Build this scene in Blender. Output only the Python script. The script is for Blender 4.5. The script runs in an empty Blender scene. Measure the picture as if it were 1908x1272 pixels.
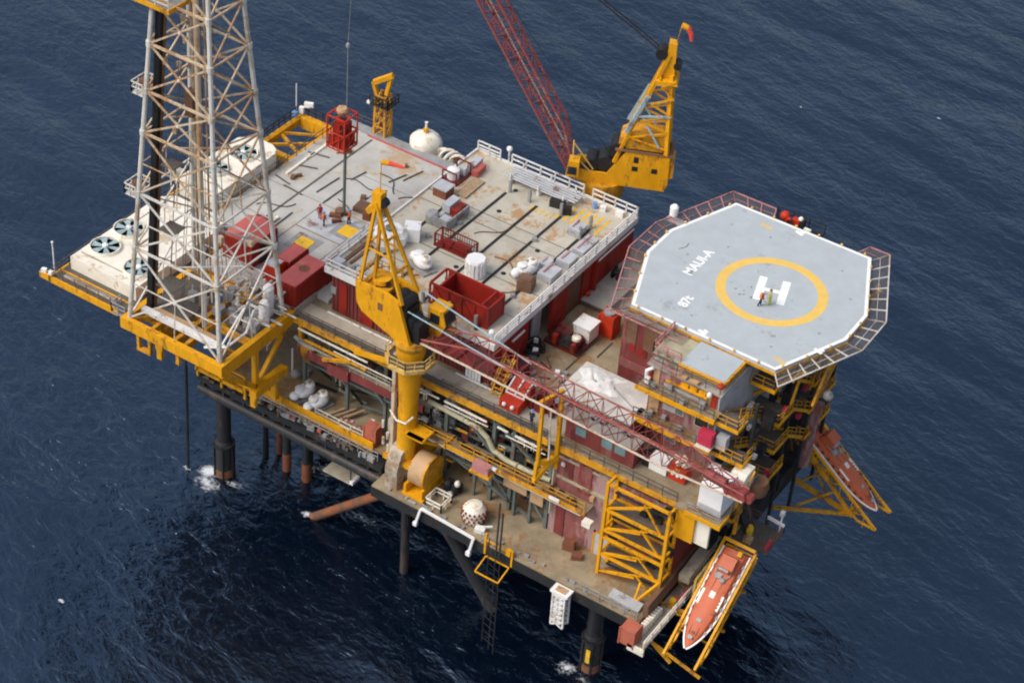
import bpy, bmesh, math, random
from mathutils import Vector, Matrix
random.seed(7)
sc = bpy.context.scene
COL = sc.collection
R_ = math.radians
V = Vector

# ------------------------------------------------------------------ materials
MATS = {}
def mat(name, col, rough=0.6, var=0.16, scale=0.7, rust=0.0, rustcol=(0.16, 0.065, 0.02), metal=0.0, streak=1.0,
        dirt=0.0, dirtcol=(0.10, 0.085, 0.06), spec=0.4):
    m = bpy.data.materials.new(name); m.use_nodes = True
    nt = m.node_tree; N = nt.nodes; L = nt.links
    b = N['Principled BSDF']
    b.inputs['Roughness'].default_value = rough; b.inputs['Metallic'].default_value = metal
    b.inputs['Specular IOR Level'].default_value = spec
    tc = N.new('ShaderNodeTexCoord'); oi = N.new('ShaderNodeObjectInfo')
    mu = N.new('ShaderNodeMath'); mu.operation = 'MULTIPLY'; mu.inputs[1].default_value = 60
    L.new(oi.outputs['Random'], mu.inputs[0])
    ad = N.new('ShaderNodeVectorMath'); ad.operation = 'ADD'
    L.new(tc.outputs['Object'], ad.inputs[0]); L.new(mu.outputs[0], ad.inputs[1])
    mp = N.new('ShaderNodeMapping'); mp.inputs['Scale'].default_value = (1, 1, streak); L.new(ad.outputs[0], mp.inputs[0])
    def noise(s, d, r=0.6):
        n = N.new('ShaderNodeTexNoise'); n.inputs['Scale'].default_value = s; n.inputs['Detail'].default_value = d
        n.inputs['Roughness'].default_value = r; L.new(mp.outputs[0], n.inputs['Vector']); return n
    def mix(a, bcol, fac):
        x = N.new('ShaderNodeMix'); x.data_type = 'RGBA'
        L.new(fac, x.inputs[0])
        if isinstance(a, tuple): x.inputs[6].default_value = (*a, 1)
        else: L.new(a, x.inputs[6])
        x.inputs[7].default_value = (*bcol, 1)
        return x.outputs[2]
    n1 = noise(scale, 6)
    rp = N.new('ShaderNodeMapRange'); rp.inputs[1].default_value = 0.3; rp.inputs[2].default_value = 0.7; L.new(n1.outputs['Fac'], rp.inputs[0])
    c = mix(tuple(min(1, k * (1 - var)) for k in col), tuple(min(1, k * (1 + var)) for k in col), rp.outputs[0])
    if dirt > 0:
        n3 = noise(scale * 0.45, 8, 0.7)
        r3 = N.new('ShaderNodeMapRange'); r3.inputs[1].default_value = 0.62 - dirt * 0.25; r3.inputs[2].default_value = 0.80 - dirt * 0.1
        r3.inputs[4].default_value = 0.75
        L.new(n3.outputs['Fac'], r3.inputs[0]); c = mix(c, dirtcol, r3.outputs[0])
    if rust > 0:
        n2 = noise(scale * 3.0, 9, 0.72); n4 = noise(scale * 0.55, 3, 0.5)
        av = N.new('ShaderNodeMath'); av.operation = 'ADD'; L.new(n2.outputs['Fac'], av.inputs[0]); L.new(n4.outputs['Fac'], av.inputs[1])
        r2 = N.new('ShaderNodeMapRange'); r2.inputs[1].default_value = 1.17 - rust * 0.36; r2.inputs[2].default_value = 1.27 - rust * 0.30
        r2.inputs[4].default_value = 0.85
        L.new(av.outputs[0], r2.inputs[0]); c = mix(c, rustcol, r2.outputs[0])
    L.new(c, b.inputs['Base Color'])
    MATS[name] = m
    return m

mat('yellow', (0.68, 0.315, 0.006), 0.5, 0.14, 1.3, spec=0.25, rust=0.20, rustcol=(0.26, 0.11, 0.02), streak=0.35, dirt=0.12, dirtcol=(0.42, 0.20, 0.02))
mat('yellow_worn', (0.58, 0.27, 0.010), 0.6, 0.25, 1.6, rust=0.34, rustcol=(0.20, 0.09, 0.03), streak=0.5)
mat('yellow_cream', (0.62, 0.42, 0.12), 0.55, 0.2, 1.2, rust=0.35)
mat('red', (0.29, 0.020, 0.012), 0.6, 0.2, 1.0, spec=0.25, rust=0.20, rustcol=(0.10, 0.02, 0.015), streak=0.4)
mat('red_dark', (0.17, 0.018, 0.015), 0.6, 0.25, 0.9, rust=0.3, rustcol=(0.06, 0.025, 0.02), streak=0.3)
mat('red_bright', (0.50, 0.036, 0.012), 0.55, 0.15, 0.9, spec=0.25, rust=0.12, rustcol=(0.25, 0.04, 0.02))
mat('red_faded', (0.45, 0.095, 0.085), 0.65, 0.15, 0.9, rust=0.2, rustcol=(0.42, 0.16, 0.09))
mat('boom_red', (0.24, 0.045, 0.040), 0.6, 0.2, 1.0, rust=0.2, rustcol=(0.12, 0.03, 0.02))
mat('chord_red', (0.30, 0.075, 0.065), 0.65, 0.2, 1.0, rust=0.3, rustcol=(0.38, 0.2, 0.15))
mat('pink', (0.45, 0.20, 0.19), 0.6, 0.15, 1.0, rust=0.3)
mat('maroon', (0.18, 0.036, 0.032), 0.65, 0.3, 0.8, rust=0.3, rustcol=(0.24, 0.10, 0.085), streak=0.3)
mat('maroon_pale', (0.25, 0.085, 0.075), 0.7, 0.3, 0.8, rust=0.55, rustcol=(0.37, 0.25, 0.24), streak=0.3)
mat('deck', (0.49, 0.455, 0.37), 0.75, 0.13, 0.5, rust=0.30, rustcol=(0.42, 0.225, 0.08), dirt=0.42, dirtcol=(0.31, 0.27, 0.20))
mat('deck_drill', (0.445, 0.435, 0.405), 0.75, 0.14, 0.4, rust=0.24, rustcol=(0.42, 0.29, 0.16), dirt=0.5, dirtcol=(0.36, 0.33, 0.265))
mat('deck_brown', (0.29, 0.235, 0.15), 0.8, 0.22, 0.6, rust=0.42, rustcol=(0.26, 0.125, 0.04), dirt=0.6, dirtcol=(0.14, 0.11, 0.075))
mat('deck_grey', (0.34, 0.32, 0.28), 0.75, 0.15, 0.6, rust=0.25, rustcol=(0.24, 0.15, 0.08), dirt=0.3)
mat('grating', (0.10, 0.092, 0.078), 0.8, 0.25, 3.0, rust=0.3)
mat('walk_beige', (0.42, 0.37, 0.29), 0.8, 0.15, 0.7, dirt=0.35)
mat('cream', (0.76, 0.715, 0.61), 0.6, 0.10, 0.7, rust=0.22, rustcol=(0.45, 0.33, 0.18), dirt=0.15, dirtcol=(0.5, 0.42, 0.3))
mat('cream_chord', (0.52, 0.42, 0.32), 0.65, 0.15, 1.0, rust=0.25, rustcol=(0.35, 0.2, 0.12))
mat('white', (0.80, 0.79, 0.77), 0.5, 0.06, 0.9, rust=0.10, rustcol=(0.5, 0.42, 0.33))
mat('white_rail', (0.74, 0.73, 0.70), 0.6, 0.08, 1.0, rust=0.12)
mat('grey', (0.28, 0.28, 0.28), 0.6, 0.18, 1.0, rust=0.12, dirt=0.2)
mat('grey_light', (0.45, 0.46, 0.48), 0.5, 0.14, 1.0, rust=0.08)
mat('grey_green', (0.12, 0.145, 0.135), 0.6, 0.2, 0.9, rust=0.3, rustcol=(0.12, 0.07, 0.04))
mat('beige_pipe', (0.40, 0.37, 0.25), 0.6, 0.18, 1.0, rust=0.2)
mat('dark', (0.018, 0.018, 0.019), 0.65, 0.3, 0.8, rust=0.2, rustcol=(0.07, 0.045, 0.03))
mat('black', (0.012, 0.012, 0.013), 0.6, 0.3, 1.5)
mat('leg_steel', (0.026, 0.025, 0.026), 0.5, 0.25, 0.7, rust=0.2, rustcol=(0.08, 0.05, 0.035), streak=0.3)
mat('rust_orange', (0.22, 0.070, 0.03), 0.7, 0.3, 1.2, rust=0.5, rustcol=(0.14, 0.06, 0.035))
mat('brace_rust', (0.16, 0.075, 0.042), 0.75, 0.3, 0.7, rust=0.5, rustcol=(0.27, 0.085, 0.03), dirt=0.4, dirtcol=(0.10, 0.07, 0.05))
mat('brown', (0.16, 0.085, 0.05), 0.7, 0.25, 0.9, rust=0.3)
mat('tan', (0.47, 0.30, 0.16), 0.65, 0.12, 0.7, rust=0.15)
mat('duct_tan', (0.40, 0.35, 0.27), 0.7, 0.2, 0.8, rust=0.45, rustcol=(0.24, 0.15, 0.09), dirt=0.3)
mat('derrick_pale', (0.60, 0.57, 0.51), 0.55, 0.14, 0.5, rust=0.35, rustcol=(0.40, 0.30, 0.19))
mat('derrick_tan', (0.55, 0.43, 0.29), 0.6, 0.2, 0.35, rust=0.6, rustcol=(0.36, 0.19, 0.08))
mat('helideck_paint', (0.398, 0.437, 0.452), 0.75, 0.06, 0.6, dirt=0.30, dirtcol=(0.37, 0.40, 0.41), rust=0.04, rustcol=(0.30, 0.32, 0.32))
mat('mark_white', (0.82, 0.82, 0.80), 0.7, 0.05, 1.5)
mat('mark_yellow', (0.72, 0.47, 0.11), 0.7, 0.06, 1.2)
mat('hatch_yellow', (0.78, 0.46, 0.02), 0.6, 0.08, 1.5, rust=0.2, rustcol=(0.3, 0.2, 0.08))
mat('orange_boat', (0.46, 0.095, 0.032), 0.5, 0.10, 0.8, dirt=0.2, dirtcol=(0.30, 0.08, 0.04))
mat('glass_dark', (0.02, 0.028, 0.03), 0.15, 0.2, 1.0, spec=0.6)
mat('glass_teal', (0.14, 0.23, 0.24), 0.2, 0.2, 1.0, spec=0.6)
mat('blue_grey', (0.30, 0.42, 0.46), 0.6, 0.15, 1.0, rust=0.2)
mat('fan_blue', (0.30, 0.40, 0.41), 0.5, 0.2, 2.0)
mat('tarp', (0.56, 0.53, 0.49), 0.75, 0.18, 0.5, rust=0.2, rustcol=(0.45, 0.36, 0.26), dirt=0.4, dirtcol=(0.30, 0.28, 0.26))
mat('tarp_white', (0.66, 0.65, 0.62), 0.8, 0.12, 1.5, dirt=0.3, dirtcol=(0.42, 0.40, 0.36))
mat('skin', (0.45, 0.25, 0.17), 0.6, 0.05, 5.0)
mat('navy', (0.02, 0.025, 0.05), 0.8, 0.1, 5.0)
mat('hivis_orange', (0.75, 0.16, 0.02), 0.7, 0.1, 5.0)
mat('hivis_lime', (0.42, 0.45, 0.03), 0.7, 0.1, 5.0)
mat('coverall_red', (0.28, 0.03, 0.03), 0.8, 0.1, 5.0)
mat('helmet_blue', (0.15, 0.32, 0.65), 0.4, 0.05, 5.0)
mat('helmet_white', (0.75, 0.75, 0.75), 0.4, 0.05, 5.0)
mat('windsock_red', (0.80, 0.08, 0.05), 0.8, 0.08, 3.0)
mat('pink_box', (0.48, 0.03, 0.07), 0.6, 0.2, 2.0)
mat('wood', (0.42, 0.30, 0.18), 0.8, 0.2, 3.0)
mat('terracotta', (0.42, 0.115, 0.07), 0.7, 0.12, 1.2, rust=0.15)
def net_material():
    m = bpy.data.materials.new('safety_net'); m.use_nodes = True
    N = m.node_tree.nodes; L = m.node_tree.links
    b = N['Principled BSDF']; b.inputs['Base Color'].default_value = (0.16, 0.14, 0.13, 1); b.inputs['Roughness'].default_value = 0.8
    tc = N.new('ShaderNodeTexCoord'); mp = N.new('ShaderNodeMapping'); mp.inputs['Rotation'].default_value = (0, 0, 0.6)
    L.new(tc.outputs['Object'], mp.inputs[0])
    w1 = N.new('ShaderNodeTexWave'); w1.inputs['Scale'].default_value = 1.4; w1.bands_direction = 'X'
    w2 = N.new('ShaderNodeTexWave'); w2.inputs['Scale'].default_value = 1.4; w2.bands_direction = 'Y'
    L.new(mp.outputs[0], w1.inputs[0]); L.new(mp.outputs[0], w2.inputs[0])
    mx = N.new('ShaderNodeMath'); mx.operation = 'MAXIMUM'; L.new(w1.outputs['Fac'], mx.inputs[0]); L.new(w2.outputs['Fac'], mx.inputs[1])
    gt = N.new('ShaderNodeMath'); gt.operation = 'GREATER_THAN'; gt.inputs[1].default_value = 0.93; L.new(mx.outputs[0], gt.inputs[0])
    L.new(gt.outputs[0], b.inputs['Alpha'])
    MATS['net'] = m
net_material()

# ------------------------------------------------------------------ mesh builder
def basis(d, up=None):
    d = d.normalized()
    u = V(up) if up is not None else (V((0, 0, 1)) if abs(d.z) < 0.95 else V((1, 0, 0)))
    s = d.cross(u)
    if s.length < 1e-5: s = d.cross(V((0, 1, 0)))
    s.normalize(); return d, s, s.cross(d).normalized()
class MB:
    def __init__(self): self.v = []; self.f = []
    def _add(self, vs, fs):
        o = len(self.v); self.v += [tuple(p) for p in vs]; self.f += [tuple(i + o for i in q) for q in fs]; return self
    def box(self, x0, y0, z0, x1, y1, z1):
        a = [(x, y, z) for z in (z0, z1) for y in (y0, y1) for x in (x0, x1)]
        return self._add(a, [(0, 2, 3, 1), (4, 5, 7, 6), (0, 1, 5, 4), (1, 3, 7, 5), (3, 2, 6, 7), (2, 0, 4, 6)])
    def cbox(self, c, s, rz=0.0):
        M = Matrix.Rotation(rz, 3, 'Z'); c = V(c)
        a = [c + M @ V((x * s[0] / 2, y * s[1] / 2, z * s[2] / 2)) for z in (-1, 1) for y in (-1, 1) for x in (-1, 1)]
        return self._add(a, [(0, 2, 3, 1), (4, 5, 7, 6), (0, 1, 5, 4), (1, 3, 7, 5), (3, 2, 6, 7), (2, 0, 4, 6)])
    def beam(self, p, q, w=0.2, h=None, up=None):
        p, q = V(p), V(q); h = w if h is None else h
        d, s, u = basis(q - p, up)
        a = [c + s * (x * w / 2) + u * (y * h / 2) for c in (p, q) for y in (-1, 1) for x in (-1, 1)]
        return self._add(a, [(0, 1, 3, 2), (4, 6, 7, 5), (0, 4, 5, 1), (1, 5, 7, 3), (3, 7, 6, 2), (2, 6, 4, 0)])
    def tube(self, p, q, r=0.1, n=8, r2=None):
        p, q = V(p), V(q); r2 = r if r2 is None else r2
        d, s, u = basis(q - p)
        a = [p + (s * math.cos(t) + u * math.sin(t)) * r for t in [2 * math.pi * i / n for i in range(n)]]
        a += [q + (s * math.cos(t) + u * math.sin(t)) * r2 for t in [2 * math.pi * i / n for i in range(n)]]
        return self._add(a, [(i, (i + 1) % n, n + (i + 1) % n, n + i) for i in range(n)] + [tuple(range(n))[::-1], tuple(range(n, 2 * n))])
    def path(self, pts, r=0.1, n=6):
        for a, b in zip(pts, pts[1:]): self.tube(a, b, r, n)
        for p in pts[1:-1]: self.ball(p, r * 1.02, 6, 4)
        return self
    def ball(self, c, r, n=12, m=8, sz=1.0, sx=1.0, sy=1.0):
        c = V(c); vs = [c + V((0, 0, r * sz))]
        for j in range(1, m):
            t = math.pi * j / m
            for i in range(n):
                p = 2 * math.pi * i / n; vs.append(c + V((sx * r * math.sin(t) * math.cos(p), sy * r * math.sin(t) * math.sin(p), sz * r * math.cos(t))))
        vs.append(c - V((0, 0, r * sz))); fs = []
        for i in range(n): fs.append((0, 1 + i, 1 + (i + 1) % n))
        for j in range(m - 2):
            for i in range(n):
                a = 1 + j * n + i; b = 1 + j * n + (i + 1) % n; fs.append((a, a + n, b + n, b))
        k = len(vs) - 1; o = 1 + (m - 2) * n
        for i in range(n): fs.append((k, o + (i + 1) % n, o + i))
        return self._add(vs, fs)
    def lathe(self, c, prof, n=20, axis='Z'):
        c = V(c); vs = []; fs = []
        for (r, z) in prof:
            for i in range(n):
                t = 2 * math.pi * i / n; a, b = r * math.cos(t), r * math.sin(t)
                vs.append(c + (V((a, b, z)) if axis == 'Z' else V((z, a, b)) if axis == 'X' else V((b, z, a))))
        for j in range(len(prof) - 1):
            for i in range(n):
                fs.append((j * n + i, j * n + (i + 1) % n, (j + 1) * n + (i + 1) % n, (j + 1) * n + i))
        fs.append(tuple(range(n))[::-1]); o = (len(prof) - 1) * n; fs.append(tuple(range(o, o + n)))
        return self._add(vs, fs)
    def prism(self, pts, vec):
        vec = V(vec); n = len(pts); a = [V(p) for p in pts]; a += [p + vec for p in a]
        return self._add(a, [tuple(range(n))[::-1], tuple(range(n, 2 * n))] + [(i, (i + 1) % n, n + (i + 1) % n, n + i) for i in range(n)])
    def quad(self, *p): return self._add([V(k) for k in p], [tuple(range(len(p)))])
    def ring(self, c, r0, r1, n=64, h=0.004):
        c = V(c); a = []
        for rr in (r0, r1):
            for i in range(n): t = 2 * math.pi * i / n; a.append(c + V((rr * math.cos(t), rr * math.sin(t), 0)))
        return self._add(a, [(i, (i + 1) % n, n + (i + 1) % n, n + i)[::-1] for i in range(n)])
    def rail(self, pts, h=1.1, step=1.5, r=0.035, rails=(1.0, 0.55), closed=False):
        pts = [V(p) for p in pts]
        if closed: pts = pts + [pts[0]]
        for a, b in zip(pts, pts[1:]):
            n = max(1, round((b - a).length / step))
            for i in range(n + 1):
                p = a.lerp(b, i / n); self.beam(p, p + V((0, 0, h)), r * 2)
            for k in rails: self.beam(a + V((0, 0, h * k)), b + V((0, 0, h * k)), r * 2)
        return self
    def pieces(self):
        """groups of faces that lie far apart from one another, so that each becomes a part of its own"""
        n = len(self.v); par = list(range(n))
        def find(i):
            while par[i] != i: par[i] = par[par[i]]; i = par[i]
            return i
        for q in self.f:
            r = find(q[0])
            for k in q[1:]: par[find(k)] = r
        isl = {}
        for i in range(n): isl.setdefault(find(i), []).append(i)
        keys = list(isl)
        if len(keys) < 2 or len(keys) > 420: return None
        bx = []
        for k in keys:
            P = [self.v[i] for i in isl[k]]
            lo = [min(p[j] for p in P) for j in range(3)]; hi = [max(p[j] for p in P) for j in range(3)]
            bx.append((lo, hi, max(hi[j] - lo[j] for j in range(3))))
        g = list(range(len(keys)))
        def fg(i):
            while g[i] != i: g[i] = g[g[i]]; i = g[i]
            return i
        for i in range(len(keys)):
            for j in range(i):
                if fg(i) == fg(j): continue
                A, B_ = bx[i], bx[j]; gap = 0
                for c in range(3): gap += max(0, A[0][c] - B_[1][c], B_[0][c] - A[1][c]) ** 2
                if math.sqrt(gap) <= max(.02, .5 * max(A[2], B_[2])): g[fg(i)] = fg(j)
        top = {}
        for i, k in enumerate(keys): top.setdefault(fg(i), set()).add(k)
        if len(top) < 2 or len(top) > 90: return None
        out = []
        for ks in top.values():
            mb = MB(); mp = {}
            for k in ks:
                for i in isl[k]: mp[i] = len(mb.v); mb.v.append(self.v[i])
            mb.f = [tuple(mp[i] for i in q) for q in self.f if find(q[0]) in ks]
            out.append(mb)
        return out
    def build(self, name, m, parent=None, smooth=True, split=True):
        if parent is not None and split:
            ps = self.pieces()
            if ps: return [p.build(name, m, parent, smooth, False) for p in ps][0]
        me = bpy.data.meshes.new(name)
        o = bpy.data.objects.new(name, me); COL.objects.link(o)
        off = V(parent['_o']) if (parent is not None and '_o' in parent) else V((0, 0, 0))
        me.from_pydata([tuple(V(p) - off) for p in self.v], [], self.f)
        bm = bmesh.new(); bm.from_mesh(me); bmesh.ops.recalc_face_normals(bm, faces=bm.faces); bm.to_mesh(me); bm.free()
        me.materials.append(MATS[m] if isinstance(m, str) else m)
        if smooth:
            for p in me.polygons: p.use_smooth = True
            me.set_sharp_from_angle(angle=R_(32))
        if parent is not None:
            o.parent = parent
            if '_o' in parent: o['_o'] = parent['_o']
        return o
ALL = []
def thing(name, label, cat, loc=(0, 0, 0), group=None, local=False):
    o = bpy.data.objects.new(name, None); COL.objects.link(o); o.empty_display_size = 0.3
    o.location = loc; o['label'] = label; o['category'] = cat
    o['_o'] = (0.0, 0.0, 0.0) if local else tuple(float(k) for k in loc)
    if group: o['group'] = group
    ALL.append(o); return o
def tag(o, label, cat, group=None):
    o['label'] = label; o['category'] = cat
    if group: o['group'] = group
    return o
def struct(o, kind='structure'): o['kind'] = kind; return o
def dup(root, loc, label, rz=None, group=None):
    r = root.copy(); COL.objects.link(r); r.location = loc; r['label'] = label
    if rz is not None: r.rotation_euler = (0, 0, rz)
    if group: r['group'] = group
    for ch in list(root.children):
        c = ch.copy(); COL.objects.link(c); c.parent = r
        for g in list(ch.children):
            d = g.copy(); COL.objects.link(d); d.parent = c
    ALL.append(r); return r
def scatter(name, m, label, cat, group, items):
    for c, sz, rz in items: single(MB().cbox(c, sz, rz), name, m, label, cat, group)
def single(mb, name, m, label, cat, group=None): return tag(mb.build(name, m), label, cat, group)

# ------------------------------------------------------------------ camera, sky, sun
cam = bpy.data.cameras.new('camera'); co = bpy.data.objects.new('camera', cam); COL.objects.link(co)
cr, cd, cf = V((0.83311, 0.54886, 0.06844)), V((0.38919, -0.49378, -0.77763)), V((-0.39301, 0.67449, -0.62499))
Mx = Matrix((cr, -cd, -cf)).transposed().to_4x4(); Mx.translation = V((78.47, -132.11, 153.29))
co.matrix_world = Mx
cam.sensor_width = 36; cam.lens = 36 * 3944 / 1908; cam.clip_end = 20000; cam.clip_start = 1
sc.camera = co
SUN_EL, SUN_AZ = 50, 238          # azimuth: direction towards the sun, degrees from +X towards +Y
sd = V((math.cos(R_(SUN_EL)) * math.cos(R_(SUN_AZ)), math.cos(R_(SUN_EL)) * math.sin(R_(SUN_AZ)), math.sin(R_(SUN_EL))))
w = bpy.data.worlds.new('World'); sc.world = w; w.use_nodes = True
N, L = w.node_tree.nodes, w.node_tree.links
sky = N.new('ShaderNodeTexSky'); sky.sky_type = 'NISHITA'; sky.sun_disc = False
sky.sun_elevation = R_(SUN_EL); sky.sun_rotation = R_(90 - SUN_AZ); sky.dust_density = 4.0; sky.air_density = 1.0
hs = N.new('ShaderNodeHueSaturation'); hs.inputs['Saturation'].default_value = 0.75; L.new(sky.outputs[0], hs.inputs['Color'])
bg = N['Background']; bg.inputs['Strength'].default_value = 0.15; L.new(hs.outputs[0], bg.inputs['Color'])
sl = bpy.data.lights.new('sun', 'SUN'); sl.energy = 1.15; sl.angle = R_(28); sl.color = (1.0, 0.96, 0.88)
so = bpy.data.objects.new('sun', sl); COL.objects.link(so); so.location = (0, 0, 200)
so.rotation_euler = sd.to_track_quat('Z', 'Y').to_euler()
sc.cycles.pixel_filter_type = 'BLACKMAN_HARRIS'; sc.cycles.filter_width = 2.1
sc.view_settings.view_transform = 'Standard'; sc.view_settings.look = 'None'; sc.view_settings.exposure = 0.36; sc.view_settings.gamma = 1.0

# ------------------------------------------------------------------ sea
def sea():
    m = bpy.data.materials.new('sea_water'); m.use_nodes = True
    N, L = m.node_tree.nodes, m.node_tree.links
    b = N['Principled BSDF']; b.inputs['Base Color'].default_value = (0.0007, 0.0030, 0.0100, 1)
    b.inputs['Roughness'].default_value = 0.17; b.inputs['IOR'].default_value = 1.63
    b.inputs['Specular IOR Level'].default_value = 1.0; b.inputs['Specular Tint'].default_value = (0.52, 0.76, 1.0, 1)
    tc = N.new('ShaderNodeTexCoord')
    def nz(lx, ly, rot, det, rough=0.55, dist=0.0):
        mp = N.new('ShaderNodeMapping'); mp.vector_type = 'TEXTURE'; mp.inputs['Scale'].default_value = (lx, ly, 1); mp.inputs['Rotation'].default_value = (0, 0, R_(rot))
        L.new(tc.outputs['Object'], mp.inputs[0])
        n = N.new('ShaderNodeTexNoise'); n.inputs['Scale'].default_value = 1.0; n.inputs['Detail'].default_value = det
        n.inputs['Roughness'].default_value = rough; n.inputs['Distortion'].default_value = dist
        L.new(mp.outputs[0], n.inputs['Vector']); return n.outputs['Fac']
    patch = None
    def bump(h, dist, prev=None, st=1.0, patch=None):
        bp = N.new('ShaderNodeBump'); bp.inputs['Strength'].default_value = st; bp.inputs['Distance'].default_value = dist
        L.new(h, bp.inputs['Height'])
        if patch is not None: L.new(patch, bp.inputs['Strength'])
        if prev is not None: L.new(prev, bp.inputs['Normal'])
        return bp.outputs['Normal']
    n = bump(nz(38, 15, -16, 2), 2.2)
    pm = N.new('ShaderNodeMapRange'); pm.inputs[1].default_value = 0.35; pm.inputs[2].default_value = 0.65; pm.inputs[3].default_value = 0.55; pm.inputs[4].default_value = 1.0
    L.new(nz(55, 30, 20, 3, 0.55, 0.8), pm.inputs[0]); wind = pm.outputs[0]
    n = bump(nz(7.5, 4.0, -18, 3, 0.5, 0.6), 0.46, n, 1.0, wind)
    n = bump(nz(2.5, 1.25, -14, 4, 0.55, 0.8), 0.27, n, 1.0, wind)
    n = bump(nz(2.2, 1.6, 35, 3, 0.55, 0.5), 0.13, n, 1.0, wind)
    n = bump(nz(0.9, 0.5, -5, 3, 0.55, 0.4), 0.07, n, 1.0, wind)
    L.new(n, b.inputs['Normal'])
    return m
MATS['sea'] = sea()
o = MB().quad((-2500, -1500, 0), (1500, -1500, 0), (1500, 3500, 0), (-2500, 3500, 0)).build('sea', 'sea', smooth=False); struct(o)

# ------------------------------------------------------------------ jacket legs, braces, conductors, foam
def jleg(x, y, label, mark=False, sx=0, sy=0):
    t = thing('jacket_pillar', label, 'platform leg', (x, y, 0), group='legs standing in the sea')
    MB().tube((x, y, -4), (x - sx * 0, y, 13.2), 0.78, 20).build('column', 'leg_steel', t)
    MB().lathe((x, y, 0), [(1.0, -4), (1.0, 4.2), (.9, 4.6), (0.8, 4.8)], 20).build('sleeve', 'leg_steel', t)
    MB().tube((x, y, -1), (x, y, 1.0), 1.03, 20).build('splash_band', 'brace_rust', t)
    g = MB()
    for k in range(6):
        a = k * math.pi / 3; g.beam((x + 1.12 * math.cos(a), y + 1.12 * math.sin(a), -2), (x + 1.12 * math.cos(a), y + 1.12 * math.sin(a), 4.4), 0.14)
    g.lathe((x, y, 0), [(1.2, 4.1), (1.2, 4.4)], 12); g.build('guard', 'dark', t)
    if mark: MB().cbox((x + 0.25, y - 1.22, 2.6), (0.45, 0.1, 1.7)).build('depth_mark', 'hatch_yellow', t)
    return t
jleg(-29.8, -4.2, 'dark steel leg at the derrick end with white surf breaking against it')
jleg(15.9, -4.2, 'thick black leg with a yellow mark under the yellow stair tower', True)
jleg(-29.8, 22.0, 'far dark leg hidden behind the derrick end leg in the shade')
jleg(15.9, 22.0, 'far dark leg in the shade below the helideck end')
single(MB().tube((-19.2, -3.7, -1.0), (-9.4, -4.3, 8.6), 0.5, 12), 'jacket_brace', 'brace_rust',
       'rusty orange slanting brace pipe dipping into the sea below the hose reel', 'brace')
single(MB().tube((-4.6, -4.4, 12.6), (4.6, -3.4, -1.2), 0.62, 14), 'jacket_brace', 'leg_steel',
       'long dark diagonal brace running down into the water behind the hanging ladder', 'brace')
single(MB().tube((-6.3, -4.6, 12.6), (-6.1, -4.6, -2), 0.45, 12), 'riser', 'leg_steel', 'dark upright pipe dropping to the sea beside the long diagonal brace', 'riser')
for (x, y, r, m, lab) in [(-28.0, 0.5, 0.30, None, 'thin dark green conductor pipe nearest the surf covered leg'), (-27.2, 1.8, 0.28, 'rust_orange', 'slim conductor pipe rusted orange for most of its height'),
                          (-24.9, 0.2, 0.42, 'o', 'grey conductor pipe with an orange foot, left of the black one'), (-23.6, 2.2, 0.48, None, 'black conductor pipe between the two orange footed ones'),
                          (-22.3, 0.2, 0.46, 'o', 'grey conductor pipe with an orange foot, rightmost of the row')]:
    t = thing('conductor_pipe', lab, 'pipe', (x, y, 0), group='conductor pipes under the deck')
    MB().tube((x, y, 2.4), (x, y, 13), r, 12).build('upper_pipe', 'rust_orange' if m == 'rust_orange' else 'leg_steel' if m else 'black', t)
    MB().tube((x, y, -3), (x, y, 2.4), r * 1.12, 12).build('foot', 'rust_orange' if m else 'black', t)
single(MB().tube((-33.3, -6.0, -0.5), (-33.0, -6.1, 14.2), 0.16, 8).tube((-33.0, -6.1, 14.2), (-32.9, -6.1, 17.5), 0.10, 8), 'hanging_hose', 'dark', 'thin dark hose hanging straight to the sea left of the surf covered leg', 'hose')
# dark jacket framing below the deck
t = thing('under_deck_truss', 'dark steel girder truss carrying the lower deck above the sea', 'truss', (0, 0, 11))
b = MB()
for y in (-5.4, 4, 14, 24): b.tube((-31, y, 11.4), (22, y, 11.4), 0.42, 10)
for x in (-29.8, -14.5, 0.7, 15.9): b.tube((x, -5.4, 11.4), (x, 24, 11.4), 0.4, 10)
b.build('chord', 'leg_steel', t)
b = MB()
for y in (4, 14, 24):
    for x in (-29.8, -14.5, 0.7): b.tube((x, y, 11.4), (x + 7.6, y, -1), 0.4, 8); b.tube((x + 15.3, y, 11.4), (x + 7.7, y, -1), 0.4, 8)
b.build('diagonal', 'leg_steel', t)
def foam_material():
    m = bpy.data.materials.new('foam'); m.use_nodes = True
    N, L = m.node_tree.nodes, m.node_tree.links; b = N['Principled BSDF']
    b.inputs['Base Color'].default_value = (0.66, 0.70, 0.74, 1); b.inputs['Roughness'].default_value = 0.8
    tc = N.new('ShaderNodeTexCoord'); at = N.new('ShaderNodeAttribute'); at.attribute_name = 'fall'
    n1 = N.new('ShaderNodeTexNoise'); n1.inputs['Scale'].default_value = 1.6; n1.inputs['Detail'].default_value = 8; n1.inputs['Roughness'].default_value = 0.68; n1.inputs['Distortion'].default_value = 1.2
    L.new(tc.outputs['Object'], n1.inputs['Vector'])
    sb = N.new('ShaderNodeMath'); sb.operation = 'ADD'; L.new(n1.outputs['Fac'], sb.inputs[0]); L.new(at.outputs['Fac'], sb.inputs[1])
    mr = N.new('ShaderNodeMapRange'); mr.inputs[1].default_value = 0.98; mr.inputs[2].default_value = 1.30; L.new(sb.outputs[0], mr.inputs[0])
    L.new(mr.outputs[0], b.inputs['Alpha']); MATS['foam'] = m
foam_material()
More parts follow.
